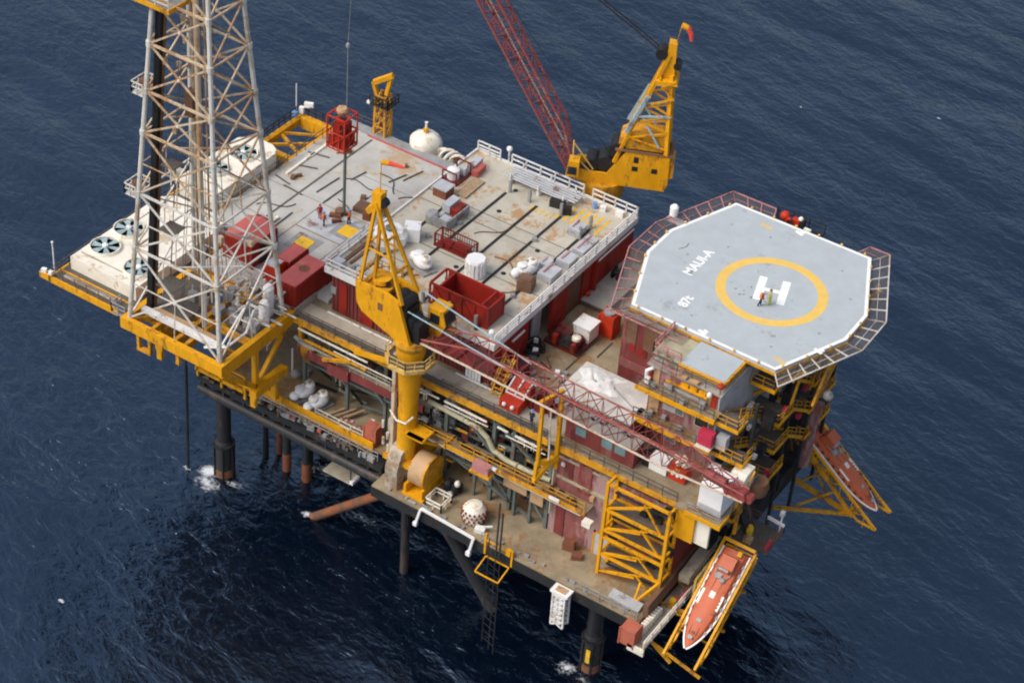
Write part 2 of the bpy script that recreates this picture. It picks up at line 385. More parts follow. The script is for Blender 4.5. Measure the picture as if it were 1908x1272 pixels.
def foam(name, spots, label):
    b = MB(); fall = []; z = 0.02
    for (cx, cy, rx, ry, rot, st) in spots:
        n, k = 28, 9; o = len(b.v); z += 0.006
        for j in range(k + 1):
            for i in range(n):
                a = 6.283 * i / n; q = j / k; x, y = rx * q * math.cos(a), ry * q * math.sin(a)
                b.v.append((cx + x * math.cos(rot) - y * math.sin(rot), cy + x * math.sin(rot) + y * math.cos(rot), z)); fall.append(st * (1 - q) ** .8 if j < k else -.5)
        for j in range(k):
            for i in range(n): b.f.append((o + j * n + i, o + j * n + (i + 1) % n, o + (j + 1) * n + (i + 1) % n, o + (j + 1) * n + i))
    o = b.build(name, 'foam', smooth=False); at = o.data.attributes.new('fall', 'FLOAT', 'POINT')
    for i, f in enumerate(fall): at.data[i].value = f
    o['kind'] = 'stuff'; o['label'] = label; return o
foam('leg_surf', [(-31.2, -5.0, 2.1, 1.7, .3, 1.0), (-30.2, -6.6, 4.4, 2.6, -.2, .7), (-27.8, -5.0, 3.4, 1.9, .4, .6), (-33.4, -6.1, 1.2, .9, 0, .75), (14.2, -5.7, 2.6, 1.9, .2, .72), (17.0, -6.4, 3.4, 1.5, -.2, .6),
                  (-19.0, -4.0, 1.3, .9, .2, .85), (-22, 2.5, 6.5, 3.6, 0, .55), (-14, -1, 6, 3, .2, .5), (3.4, -3.6, 1.4, 1.0, 0, .6), (-6.1, -4.8, 1.0, .8, 0, .6)], 'white surf around the legs')
foam('whitecaps', [(random.uniform(-70, 60), random.uniform(-40, 130), random.uniform(.5, 1.1), random.uniform(.25, .5), random.uniform(-.5, .1), random.uniform(.55, .72)) for _ in range(22)] + [(-30.5, -28.5, .7, .5, 0, .95), (-71, 2, .7, .5, 0, .8)], 'scattered small white caps on the open sea')

# ------------------------------------------------------------------ decks
def slab(name, boxes, m, parent):
    b = MB()
    for q in boxes: b.box(*q)
    return b.build(name, m, parent, smooth=False)
LD = thing('lower_deck', 'long brown lower deck along the front just above the dark truss', 'deck', (0, 0, 13.5))
slab('floor', [(-8.0, -8.2, 13.2, 22.2, 27, 13.5)], 'deck_brown', LD)
slab('edge_girder', [(-8.0, -8.3, 12.2, 22.3, -8.0, 13.35), (-8, -7.9, 12.2, 22.2, -7.0, 13.1), (22.22, -8.0, 12.2, 22.45, 20, 13.35), (-8, 2, 12.4, 22, 2.5, 13.1), (-8, 12, 12.4, 22, 12.5, 13.1)], 'dark', LD)
b = MB(); b.rail([(4.8, -8.15, 13.5), (6.2, -8.15, 13.5)]); b.rail([(15.2, -8.15, 13.5), (21.9, -8.15, 13.5)], step=1.3); b.build('railing', 'grey', LD)
b = MB()
for k in range(26):
    x = random.uniform(-7, 21); y = random.uniform(-8.0, -7.2); b.cbox((x, y, 13.6), (random.uniform(.2, .9), random.uniform(.1, .3), random.uniform(.1, .3)), random.uniform(-.2, .2))
b.build('deck_edge_gear', 'grey', LD)
WD = thing('wing_deck', 'grey lower deck wing below the derrick with yellow front beam', 'deck', (-20, 0, 15))
slab('floor', [(-31.2, -5.2, 14.7, -8.4, 26, 15.0)], 'deck_brown', WD)
slab('front_beam', [(-25.0, -5.35, 14.55, -10.0, -5.22, 15.75), (-31.4, -6.6, 15.0, -25.0, -6.4, 15.4)], 'yellow', WD)
slab('edge_girder', [(-31.3, -6.35, 13.55, -8.2, -5.9, 14.2), (-31.3, -5.9, 12.4, -30.9, 25, 14.6), (-31, -5.85, 14.0, -8.4, -5.3, 14.2)], 'dark', WD)
b = MB(); b.tube((-31.3, -6.0, 12.3), (-7.0, -6.0, 12.3), .5, 12)
for k in range(9): x = -30.8 + 2.6 * k; b.beam((x, -6.0, 12.3), (x, -6.0, 13.6), .2); b.beam((x, -6.0, 12.4), (x + 2.6, -6.0, 13.6), .14)
b.build('truss_chord', 'leg_steel', WD)
b = MB()
for k in range(40): x = random.uniform(-30.5, -8.6); b.cbox((x, random.uniform(-6.5, -5.9), random.uniform(14.25, 15.0)), (random.uniform(.1, .7), .15, random.uniform(.1, .5)))
b.build('small_fitting', 'grating', WD)
b = MB()
for x in (-31.2, -28.1, -25.1): b.box(x, -6.6, 14.3, x + 0.22, -6.38, 17.2)
b.box(-31.2, -6.55, 17.0, -25, -6.4, 17.2); b.box(-31.2, -6.0, 15.0, -25, -5.8, 15.2)
for x in (-30.2, -29, -27, -26): b.beam((x, -6.4, 15.2), (x, -5.3, 15.2), 0.14)
b.build('front_frame', 'yellow', WD)
b = MB(); b.rail([(-24.5, -5.9, 14.3), (-9, -5.9, 14.3)], step=1.2, r=0.04); b.build('railing', 'grey', WD)
b = MB()
for k in range(34):
    x = random.uniform(-24, -9); b.cbox((x, random.uniform(-6.2, -5.6), 14.45), (random.uniform(.2, .8), random.uniform(.15, .4), random.uniform(.15, .6)), random.uniform(-.3, .3))
b.build('edge_gear', 'grey', WD)
b = MB()
for k in range(4):
    x = random.uniform(-23, -9); b.cbox((x, -6.05, 14.6), (random.uniform(.25, .5), .2, random.uniform(.2, .4)))
b.build('life_ring_box', 'red_faded', WD)

MD = thing('main_deck', 'broad brown main deck with a yellow beam along its front edge', 'deck', (0, 0, 25))
slab('floor', [(-21.25, -3.55, 24.6, 22.0, 27, 25.0)], 'deck_brown', MD)
slab('walkway', [(-21.2, -3.5, 25.004, -1.0, -1.0, 25.03), (-0.9, -3.5, 25.004, 9.0, -0.3, 25.035)], 'walk_beige', MD)
slab('grating_strip', [(-21.2, -3.52, 25.04, 8.0, -2.75, 25.07)], 'grating', MD)
slab('front_beam', [(-21.3, -3.75, 24.35, 8.4, -3.56, 25.0), (9.4, -3.75, 24.35, 15.6, -3.56, 25.0), (15.6, -3.75, 24.4, 22.2, -3.56, 24.9)], 'yellow_worn', MD)
slab('underside_joist', [(-21, y, 23.7, 22, y + 0.3, 24.59) for y in (-3.2, 1, 6, 12, 18, 24)] + [(x, -3.2, 23.6, x + 0.3, 26, 24.59) for x in range(-20, 22, 4)], 'dark', MD)
b = MB(); b.rail([(-20.9, -3.6, 25.0), (-8.2, -3.6, 25.0)], r=0.04); b.rail([(-3.6, -3.6, 25.0), (8.2, -3.6, 25.0)], r=0.04); b.rail([(9.7, -3.6, 25.0), (22, -3.6, 25.0)], r=0.04)
b.build('railing', 'grating', MD)
b = MB(); b.beam((-18.8, -1.25, 25.25), (-9.8, -1.25, 25.25), 0.16); b.beam((-3.6, -1.25, 25.3), (1.6, -1.25, 25.3), 0.14); b.build('white_pipe', 'white_rail', MD)
b = MB()
for (x0, x1, z) in [(-20.4, -12.0, 24.05), (-8, -3.6, 23.9), (-3.0, 1.8, 23.9), (3.0, 4.2, 23.9), (5.0, 8.0, 23.85)]: b.beam((x0, -3.9, z), (x1, -3.9, z - .05), .14)
for (x0, x1) in [(-16, -9), (-3, 2), (4, 8.4)]: b.beam((x0, -3.95, 23.4), (x1, -3.95, 23.4), 0.08)
b.build('edge_pipe', 'cream', MD)

# walls, columns and pipework between main deck and lower deck
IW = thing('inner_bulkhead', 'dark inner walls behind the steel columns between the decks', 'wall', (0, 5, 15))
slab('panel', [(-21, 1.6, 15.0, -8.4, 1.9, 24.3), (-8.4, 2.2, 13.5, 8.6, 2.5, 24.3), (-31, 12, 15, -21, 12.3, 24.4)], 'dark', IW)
b = MB()
for k in range(46):
    x = random.uniform(-20.5, 8.0); z = random.uniform(14.5, 23); b.cbox((x, random.uniform(1.0, 2.0) if x < -8.5 else random.uniform(0.6, 2.0), z), (random.uniform(.4, 2.2), random.uniform(.3, 1.1), random.uniform(.3, 1.5)))
b.build('cabinet', 'grey_green', IW)
b = MB()
for k in range(26):
    x = random.uniform(-20.5, 7.0); z = random.uniform(14.5, 23.5); l = random.uniform(1.5, 6)
    y = random.uniform(-1.0, 1.2); b.tube((x, y, z), (min(8, x + l), y, z), random.uniform(.06, .2), 6)
for k in range(20):
    x = random.uniform(-20, 8); z = random.uniform(15, 20); y = random.uniform(-1.4, 1.2); b.tube((x, y, z), (x, y, z + random.uniform(1, 4)), random.uniform(.06, .16), 6)
b.build('pipe', 'beige_pipe', IW)
b = MB()
for k in range(14):
    x = random.uniform(-20, 8); z = random.uniform(14, 23); b.cbox((x, random.uniform(-1.5, 1.0), z), (random.uniform(.3, .8), .4, random.uniform(.3, .8)))
b.build('valve_box', 'rust_orange', IW)
SC = thing('steel_columns', 'grey green columns and slanting braces between lower and main deck', 'columns', (0, -3, 13.5))
b = MB()
for x in (-20.5, -15.2, -10.6): b.beam((x, -2.6, 15), (x, -2.6, 24.5), 0.34)
for x in (-3.2, 2.2, 4.4, 8.6): b.beam((x, -2.9, 13.5), (x, -2.9, 24.5), 0.36)
for x in (0.6, 5.2, 7.0): b.beam((x, -3.3, 13.5), (x, -3.3, 19.2), 0.26)
b.build('column', 'grey_green', SC)
b = MB()
for (x0, z0, x1, z1) in [(-3.2, 17.0, 7.0, 13.8), (-3.0, 23.8, 2.2, 19.6), (2.2, 23.6, 8.6, 19.6), (0.6, 19.0, 5.2, 14.0), (4.4, 19.2, 8.4, 14.4), (-20.4, 23.5, -15.2, 19), (-15.2, 23.5, -10.6, 19), (-6, 15.5, -2, 19.0)]:
    b.beam((x0, -2.95, z0), (x1, -2.95, z1), 0.26)
b.beam((-3.2, -2.95, 16.7), (8.6, -2.95, 16.4), 0.28); b.beam((-3.2, -2.95, 19.1), (8.6, -2.95, 19.1), 0.3); b.beam((-20.5, -2.6, 19.2), (-9.2, -2.6, 19.2), 0.3)
b.build('brace', 'grey_green', SC)
t = thing('bent_pipe', 'thick pale beige pipe bending down in front of the grey columns', 'pipe', (0, -3.4, 20))
MB().path([(-5.0, -3.5, 22.6), (0.6, -3.5, 22.3), (1.8, -3.5, 21.6), (2.6, -3.5, 20.4), (4.2, -3.5, 20.0), (6.6, -3.4, 19.9), (8.8, -3.2, 19.9)], 0.26, 10).build('duct', 'beige_pipe', t)
b = MB()
for x in (-4, -1, 5.2, 7.6): b.tube((x, -3.5, 22.45 if x < 0 else 20.0), (x + .12, -3.5, 22.45 if x < 0 else 20), 0.33, 10)
b.build('flange', 'beige_pipe', t)
PP = thing('process_pipework', 'crowded pipes, handrails and cable trays between the lower and main deck', 'pipework', (-2, -2, 18))
b = MB(); w_ = MB(); g_ = MB(); y_ = MB()
for k in range(30):
    x = random.uniform(-8, 7.5); z = random.uniform(14.2, 23.6); l = random.uniform(.8, 4.5); y = random.uniform(-2.8, -.6)
    (b if k % 3 else g_).beam((x, y, z), (min(8.6, x + l), y, z + random.choice((0, 0, 0, -.9, .8))), random.uniform(.08, .26))
for k in range(26):
    x = random.uniform(-8, 8.2); z = random.uniform(14, 22); g_.beam((x, random.uniform(-2.7, -.5), z), (x, random.uniform(-2.7, -.5), z + random.uniform(.8, 3)), random.uniform(.08, .2))
for k in range(12):
    x = random.uniform(-8, 8); z = random.choice((16.8, 19.6, 21.8)); w_.rail([(x, -2.7, z), (x + random.uniform(1, 2.4), -2.7, z)], h=1.0, r=.03, step=.8)
for k in range(9):
    x = random.uniform(-8, 8); z = random.uniform(14.5, 23); y_.beam((x, -2.9, z), (x + random.uniform(.5, 1.6), -2.9, z + random.choice((0, .5))), .16)
for k in range(22):
    x = random.uniform(-20.4, -9.5); z = random.uniform(15.5, 23.6); (b if k % 2 else g_).beam((x, random.uniform(-2.4, -.2), z), (min(-8.8, x + random.uniform(.6, 3.5)), random.uniform(-2.4, -.2), z), random.uniform(.08, .24))
b.build('pipe', 'grey_green', PP); g_.build('strut', 'dark', PP); w_.build('handrail', 'cream', PP); y_.build('yellow_bracket', 'yellow_worn', PP)
b = MB()
for k in range(40): b.cbox((random.uniform(-8, 8), random.uniform(-2.2, 1.6), random.uniform(13.8, 23)), (random.uniform(.2, .9), .3, random.uniform(.2, .9)))
b.build('equipment_box', 'grey', PP)
b = MB()
for k in range(16): x = random.uniform(-7.5, 7.6); z = random.uniform(14, 23.4); b.cbox((x, random.uniform(-2.6, -.8), z), (random.uniform(.3, 1.3), .35, random.uniform(.3, 1.0)))
b.build('rusty_box', 'maroon', PP)
b = MB()
for k in range(30): x = random.uniform(-8, 13); b.cbox((x, random.uniform(-4.2, -3.5), 19.6), (random.uniform(.15, .8), .25, random.uniform(.15, .7)))
b.build('walkway_gear', 'dark', PP)
# mezzanines
MZ = thing('mezzanine_walkway', 'narrow mezzanine walkway with a yellow edge above the brown lower deck', 'walkway', (5, -4, 19.5))
slab('floor', [(-6.6, -4.6, 19.2, 13.6, -3.1, 19.4)], 'deck_brown', MZ)
slab('edge_beam', [(-2.2, -4.75, 19.1, 13.6, -4.62, 19.6), (-6.8, -4.75, 19.1, -4.6, -4.62, 19.6), (-2.2, -4.9, 19.1, -2.0, -3.1, 19.6)], 'yellow_worn', MZ)
b = MB(); b.rail([(-6.6, -4.6, 19.45), (13.4, -4.6, 19.45)], r=0.035); b.build('railing', 'yellow_worn', MZ)
slab('crate', [(1.6, -5.6, 19.0, 3.4, -4.8, 19.9)], 'pink', MZ); slab('crate_base', [(1.4, -5.75, 18.7, 3.6, -4.77, 18.98)], 'yellow', MZ)
slab('basket', [(13.7, -5.4, 18.6, 14.6, -4.7, 19.2)], 'cream', MZ)
slab('cable_box', [(4.4, -4.55, 19.4, 7.6, -3.9, 19.9), (8.6, -4.5, 19.4, 12.4, -4.2, 19.8)], 'brown', MZ)
b = MB(); b.beam((-6, -4.4, 18.9), (13, -4.4, 18.8), 0.18); b.beam((3, -4.95, 19.7), (3.9, -4.95, 19.7), 0.25); b.beam((9.8, -4.95, 19.7), (10.9, -4.95, 19.7), 0.25); b.build('pipe', 'white_rail', MZ)
slab('panel', [(4.0, -3.6, 16.9, 6.6, -3.45, 18.7), (7.0, -3.5, 16.4, 8.4, -3.4, 18.6)], 'tan', MZ)
PR = thing('pipe_rack', 'maroon pipe rack walkway under the main deck left of the crane pedestal', 'pipe rack', (-15, -3.4, 21))
slab('tray', [(-20.4, -3.9, 20.9, -9.0, -2.8, 21.1)], 'red_dark', PR)
slab('side_plate', [(-20.4, -4.0, 20.9, -9.0, -3.9, 21.9)], 'maroon', PR)
b = MB()
for k in range(5): b.tube((-20.6, -3.75 + .22 * k, 21.35 + .02 * k), (-9, -3.75 + .22 * k, 21.35), 0.09, 6)
b.beam((-20.4, -4.0, 22.6), (-9.3, -4.0, 22.6), 0.1); b.rail([(-20.3, -4.0, 21.9), (-9.2, -4.0, 21.9)], r=0.03)
b.build('pipe', 'walk_beige', PR)
slab('junction_box', [(-16.5, -4.3, 20.6, -14.0, -4.02, 21.9)], 'maroon', PR)
b = MB(); b.beam((-19.4, -4.1, 23.2), (-12.0, -4.1, 23.2), 0.2); b.beam((-16.8, -4.6, 22.4), (-13.8, -4.1, 23.3), 0.3); b.build('yellow_strut', 'yellow_worn', PR)

# ------------------------------------------------------------------ pipe deck module
PD = thing('pipe_deck', 'raised beige deck with dark channel lines, white railing and red walls', 'deck module', (-10, 12, 30))
slab('deck_plate', [(-19.5, -0.7, 29.55, 0.0, 25.4, 30.0)], 'deck', PD)
b = MB()
for x in (-16.35, -12.85, -9.1, -6.2, -2.75): b.box(x - .17, 0.2, 30.004, x + .17, 20.8, 30.03)
b.build('channel', 'dark', PD, smooth=False)
b = MB()
for y in (8.3, 14.6, 16.4): b.box(-19.4, y - .05, 30.004, -0.2, y + .05, 30.008)
b.box(-19.4, 4.6, 30.004, -12.9, 4.7, 30.008); b.box(-6.1, 4.0, 30.004, -.2, 4.08, 30.008); b.build('seam', 'grating', PD, smooth=False)
b = MB()
for k in range(7): b.box(-6.6 + k * 0.75, 20.2 + (k % 2) * .2, 30.004, -6.3 + k * 0.75, 23.4, 30.010)
for k in range(5): b.box(-9.4 + k * .6, 19.7, 30.004, -9.2 + k * .6, 20.7, 30.010)
b.build('hazard_stripe', 'hatch_yellow', PD, smooth=False)
b = MB()
for (x, y) in [(-15.6, 8.6), (-12.3, 21.7), (-5.5, 9.2), (-4.9, 14.4), (-11.6, 17.6), (-9.7, 7.2)]: b.lathe((x, y, 30.0), [(.26, .005), (.26, .05)], 10)
b.build('padeye', 'dark', PD)
b = MB()
b.box(-19.62, -0.82, 29.5, 0.12, -0.62, 30.18); b.box(-0.06, -0.6, 29.5, 0.14, 25.5, 30.18); b.box(-19.62, -0.6, 29.5, -19.46, 25.5, 30.22); b.box(-19.4, 25.36, 29.5, -0.1, 25.55, 30.18)
b.build('kerb', 'white_rail', PD, smooth=False)
b = MB(); b.rail([(0.02, -0.6, 30.1), (0.02, 25.3, 30.1)], h=1.1, step=2.0, r=0.06, rails=(1, .66, .33)); b.rail([(-19.4, 25.3, 30.1), (-16.6, 25.3, 30.1)], h=1.2, step=1.5, r=.06, rails=(1, .6, .3))
b.rail([(-15.2, 25.4, 30.1), (-6.4, 25.4, 30.1)], h=1.2, step=1.8, r=.06, rails=(1, .55)); b.rail([(-5.3, 25.4, 30.1), (0, 25.4, 30.1)], h=1.2, step=1.5, r=.06, rails=(1, .55))
b.rail([(-19.5, -0.6, 30.1), (-19.5, 6.4, 30.1)], h=1.1, step=1.7, r=.06, rails=(1, .5)); b.rail([(-19.5, -0.7, 30.1), (-13.2, -0.7, 30.1)], h=1.0, step=1.7, r=.045, rails=(1, .5))
b.build('railing', 'white_rail', PD)
b = MB()
for (x, y) in [(-10.1, 20.9), (-6.3, 20.9), (-2.8, 20.9), (-2.7, 18.7), (-12.6, 21.1), (-9.0, 0.6), (-6.0, 0.6), (-2.9, .5), (-12.9, .5)]: b.box(x - .13, y - .13, 30, x + .13, y + .13, 31.5)
b.build('stanchion', 'grey', PD, smooth=False)
b = MB(); b.box(-18.9, -0.45, 25.0, 0, -0.2, 29.5)
for k in range(40): x = -18.8 + k * .47; b.box(x, -0.55, 25.1, x + .16, -0.452, 29.45)
b.build('front_wall', 'maroon', PD, smooth=False)
b = MB(); b.box(-8.9, -0.68, 25.1, -8.0, -0.56, 28.9); b.box(-18.9, -.66, 27.2, -18.3, -.56, 28.0); b.build('door', 'grey', PD, smooth=False)
b = MB(); b.box(-17.9, -.62, 25.2, -17.0, -.56, 28.8); b.box(-15.4, -.62, 25.2, -13.9, -.56, 28.9); b.build('repainted_panel', 'red', PD, smooth=False)
b = MB(); b.box(-0.3, -0.4, 25, -0.05, 5.6, 29.5); b.box(-0.25, 9.6, 25, 0.15, 11.4, 29.5); b.box(-0.3, 11.4, 25, -.05, 12.6, 29.5); b.box(-0.3, 15.4, 25, -.05, 25.2, 29.5); b.box(-.1, 17.3, 25, .35, 17.6, 29.5)
b.build('side_wall', 'red', PD, smooth=False)
slab('roller_door', [(-0.4, 12.6, 25, -0.2, 15.4, 29.4)], 'brown', PD)
slab('recess_wall', [(-2.6, 5.6, 25, -2.3, 9.6, 29.5)], 'dark', PD)
slab('white_panel', [(-1.0, 7.6, 25, -0.8, 9.1, 28.4)], 'grey_light', PD)
b = MB(); b.beam((0.1, 2.4, 28.6), (0.1, 4.6, 28.6), 0.16); b.beam((.12, 17.45, 25), (.12, 17.45, 29.4), .16); b.beam((0.3, 17.5, 29.3), (0.3, 24.5, 29.3), 0.12); b.build('white_pipe', 'white_rail', PD)
b = MB(); b.rail([(-0.2, -.4, 28.9), (-.2, 9, 28.9)], h=.7, step=3); b.build('cable_tray', 'grating', PD)

# ------------------------------------------------------------------ drill deck
DD = thing('drill_deck', 'pale grey drilling deck with two yellow hatches and long dark seams', 'deck', (-28, 10, 25.5))
slab('deck_plate', [(-37.6, 3.0, 25.0, -21.3, 26.0, 25.5), (-33.2, -3.4, 25.0, -21.3, 3.0, 25.5), (-21.3, 0.0, 25.06, -19.64, 26.0, 25.5)], 'deck_drill', DD)
b = MB(); b.box(-33.25, 5, 25.504, -33.0, 25.5, 25.53); b.box(-27.0, 13, 25.504, -26.86, 18, 25.51); b.box(-37.3, 12.6, 25.504, -21, 12.66, 25.508); b.box(-30, 3, 25.504, -29.9, 12, 25.508); b.box(-29.9, 7.9, 25.504, -24.2, 8.0, 25.51); b.box(-24.3, 3, 25.504, -24.2, 12.3, 25.51)
b.box(-29.8, 19.4, 25.504, -21, 19.46, 25.508); b.box(-30, 11.2, 25.504, -27.5, 11.26, 25.508)
b.build('seam', 'grating', DD, smooth=False)
b = MB()
for (x, y, l, a) in [(-35.4, 16.9, 2.4, 0.35), (-33.9, 12.6, 2.6, -0.1), (-31.6, 15.6, 3.6, 1.5), (-30.0, 14.4, 3.4, 1.55), (-26.6, 21.2, 2.4, 1.3), (-25.6, 22.6, 2.8, 1.35), (-30.1, 19, 2.2, 1.4), (-35.9, 13.4, 2.3, -.2), (-31.4, 7.6, 3.5, 1.6), (-35.8, 19.5, 2.5, .2), (-33.8, 21.5, 1.8, .6)]:
    b.cbox((x, y, 25.57), (l, .13, .12), a)
b.build('skid_bar', 'grating', DD, smooth=False)
b = MB()
for y0 in (21.2, 17.0): b.cbox((-36.3, y0, 25.6), (.3, 5.0, .2), 0.02)
b.cbox((-32.0, 6.4, 25.65), (0.35, 2.6, .3), 0.0); b.build('pale_bar', 'cream', DD, smooth=False)
for (x, y) in ((-27.3, 5.9), (-25.0, 10.3)):
    slab('hatch_surround', [(x - 1.5, y - 1.4, 25.504, x + 1.5, y + 1.4, 25.53)], 'grey', DD)
    slab('hatch_cover', [(x - .85, y - .85, 25.531, x + .85, y + .85, 25.58)], 'hatch_yellow', DD)
b = MB(); b.box(-37.6, 26.0, 25.0, -19.6, 27.3, 25.6); b.build('back_kerb', 'grey', DD, smooth=False)
slab('red_line', [(-34.0, 25.8, 25.504, -19.8, 25.99, 25.62)], 'red_faded', DD)
slab('side_kerb', [(-21.3, -3.4, 25.04, -21.05, -0.03, 25.75)], 'deck_grey', DD)
slab('edge_wall', [(-37.7, 3.0, 23.8, -37.62, 26, 25.5), (-33.2, -3.5, 23.8, -21.3, -3.42, 25.4)], 'yellow_worn', DD)
slab('deck_patch', [(-29.4, 8.2, 25.503, -24.5, 12.1, 25.506)], 'grey_light', DD)
b = MB(); b.rail([(-37.5, 4, 25.5), (-37.5, 25.5, 25.5)], r=.03); b.rail([(-37.5, 27.2, 25.6), (-34, 27.2, 25.6)], r=.03); b.build('railing', 'grating', DD)

# ------------------------------------------------------------------ derrick and its base
def base_frame():
    t = thing('girder_substructure', 'big yellow girder frame under the derrick, overhanging the sea', 'girder frame', (-27.5, -9, 25))
    x0, x1, y0, y1 = -33.4, -21.5, -14.2, -4.2
    slab('girder', [(x0 - .3, y0 - .3, 24.3, x1 + .3, y0 + .3, 25.5), (x0 - .3, y0 + .3, 24.3, x0 + .3, y1, 25.5), (x1 - .3, y0 + .3, 24.0, x1 + .3, y1 + 1.0, 25.5), (x0 + .3, y1 - .3, 24.3, x1 - .3, y1 + .3, 25.5)], 'yellow', t)
    b = MB()
    for x in (-30.4, -27.6, -26.4): b.box(x - .2, y0 + .3, 24.5, x + .2, y1 - .3, 25.2)
    b.box(x0 + .3, -9.4, 24.4, x1 - .3, -9.0, 25.1); b.box(x0 + .3, -11.6, 24.5, x1 - .3, -11.3, 25.0)
    b.beam((x0 + .3, y0 + .3, 25), (-28, -7, 25), .35); b.beam((x1 - .3, -6, 24.8), (-29, -11, 24.8), .35)
    b.build('cross_beam', 'yellow_worn', t)
    b = MB()
    for x in (x0, x1):
        b.box(x - .25, -9.4, 19.6, x + .25, -8.9, 24.1)
        b.beam((x, y0 + .1, 24.2), (x, -9.2, 19.6), 0.5); b.beam((x, -4.3, 24.2), (x, -8.9, 19.6), 0.4); b.beam((x, -9.2, 19.4), (x, -4.6, 19.0), 0.6)
        b.box(x - .45, -9.6, 18.4, x + .45, -4.6, 19.3); b.box(x - .3, -6.4, 16.0, x + .3, -5.8, 18.4); b.box(x - .3, -9.6, 17.2, x + .3, -9.2, 18.4)
    b.beam((x0, -9.2, 19.2), (x1, -9.2, 19.2), .4)
    b.build('bracket', 'yellow', t)
    b = MB(); b.box(-31.8, y0 - .2, 22.6, -31.5, y0 + .2, 24.3); b.box(-30.4, y0 - .2, 22.6, -30.1, y0 + .2, 24.3); b.box(-31.8, y0 - .25, 22.4, -30.1, y0 + .25, 22.7); b.box(-27.3, -14.0, 22.6, -26.9, -13.6, 24.3)
    b.build('hanger', 'yellow_worn', t)
    slab('floor', [(-33.0, -11.2, 25.2, -28.6, -4.6, 25.35), (-25.6, -8.8, 25.2, -21.9, -4.6, 25.35)], 'grating', t)
    b = MB(); b.box(-35.6, -13.6, 24.6, -33.9, -12.2, 24.8); b.rail([(-35.6, -12.2, 24.8), (-35.6, -13.6, 24.8), (-33.9, -13.6, 24.8)], step=.8, r=.05); b.build('corner_platform', 'grey', t)
    b = MB(); b.beam((-21.5, -4.0, 24.6), (-22.6, -8.4, 22.6), 0.12); b.rail([(-21.3, -7.6, 23.2), (-21.3, -4.4, 24.4)], h=.8, step=1.6); b.build('stair_rail', 'white_rail', t)
base_frame()
def derrick():
    cx, cy, hx, hy, k, zb = -27.4, -9.17, 5.54, 4.77, 0.07, 25.5
    t = thing('derrick', 'tall grey drilling derrick with rust brown cross bracing', 'derrick', (cx, cy, zb))
    def c(sx, sy, z): return V((cx + sx * (hx - k * (z - zb)), cy + sy * (hy - k * (z - zb)), z))
    lv = [25.5, 33.7, 39.9, 46.5, 50.9, 55.7, 60.2, 64.6, 68.8]
    S = [(-1, -1), (1, -1), (1, 1), (-1, 1)]
    for (sx, sy) in S:
        MB().tube(c(sx, sy, 25.5), c(sx, sy, 68.8), .24, 8, .2).build('leg', 'derrick_pale', t)
    low, high, gus = MB(), MB(), MB()
    for i in range(len(lv) - 1):
        za, zc = lv[i], lv[i + 1]
        for q in range(4):
            A, B_ = S[q], S[(q + 1) % 4]
            m = low if i < 2 else high
            m.beam(c(*A, zc), c(*B_, zc), .2 if q == 0 else .17)
            m.beam(c(*A, za), c(*B_, zc), .15); m.beam(c(*B_, za), c(*A, zc), .15)
            mid = (c(*A, za) + c(*B_, zc) + c(*B_, za) + c(*A, zc)) / 4
            gus.ball(mid, .2, 6, 4)
            # secondary struts from the brace centre
            if i < 3:
                m.beam((c(*A, za) + c(*A, zc)) / 2, (c(*B_, za) + c(*B_, zc)) / 2, .08); m.beam((c(*A, za) + c(*B_, za)) / 2, mid, .08)
                m.beam((c(*A, za) + c(*A, zc)) / 2, mid, .09); m.beam((c(*B_, za) + c(*B_, zc)) / 2, mid, .09)
        if i % 2 == 0:
            m.beam((c(-1, -1, zc) + c(1, -1, zc)) / 2, (c(1, 1, zc) + c(1, -1, zc)) / 2, .12); m.beam((c(1, 1, zc) + c(-1, 1, zc)) / 2, (c(-1, -1, zc) + c(-1, 1, zc)) / 2, .12)
        for s in S: gus.tube(c(*s, zc) - V((0, 0, .3)), c(*s, zc) + V((0, 0, .3)), .3, 8)
    low.build('lower_bracing', 'derrick_pale', t); high.build('upper_bracing', 'derrick_tan', t); gus.build('gusset', 'derrick_pale', t)
    MB().beam((-32.5, -11.4, 25.5), (-29.9, -10.8, 64), .62).build('guide_beam', 'black', t); MB().beam((-32.1, -11.2, 25.5), (-29.5, -10.6, 64), .2).build('guide_edge', 'brown', t)
    MB().tube((-26.8, -10.2, 25.0), (-26.8, -10.2, 40), .27, 10).build('standpipe', 'derrick_pale', t); MB().tube((-26.8, -10.2, 40), (-26.8, -10.2, 66), .27, 10).build('standpipe', 'derrick_tan', t)
    MB().tube((-28.9, -8.4, 25.5), (-28.9, -8.4, 66), .11, 6).tube((-28.3, -7.4, 25.5), (-28.3, -7.4, 66), .09, 6).build('guide_rail', 'derrick_tan', t)
    b = MB(); b.box(-29.3, -9.2, 47.6, -28.4, -8.3, 50.2); b.build('travelling_block', 'brown', t)
    for (z, w) in ((50.2, 1.3), (39.3, 1.3)):
        p = c(-1, -1, z); b = MB(); x1 = p.x - .15; y0 = p.y - .2
        b.box(x1 - w, y0, z, x1, y0 + 2.0, z + .12); b.rail([(x1, y0, z + .12), (x1 - w, y0, z + .12), (x1 - w, y0 + 2, z + .12), (x1, y0 + 2, z + .12)], step=.8, r=.05)
        b.build('basket_platform', 'derrick_pale', t)
        b = MB(); b.box(x1 - .9, y0 + .6, z + .13, x1 - .3, y0 + 1.4, z + 1.3); b.build('winch_box', 'brown', t)
    z = 60.0; p = c(-1, -1, z)
    b = MB(); b.box(p.x - 1.8, p.y - .9, z, p.x + 2.6, p.y + 2.2, z + .15); b.build('monkey_board', 'grey', t)
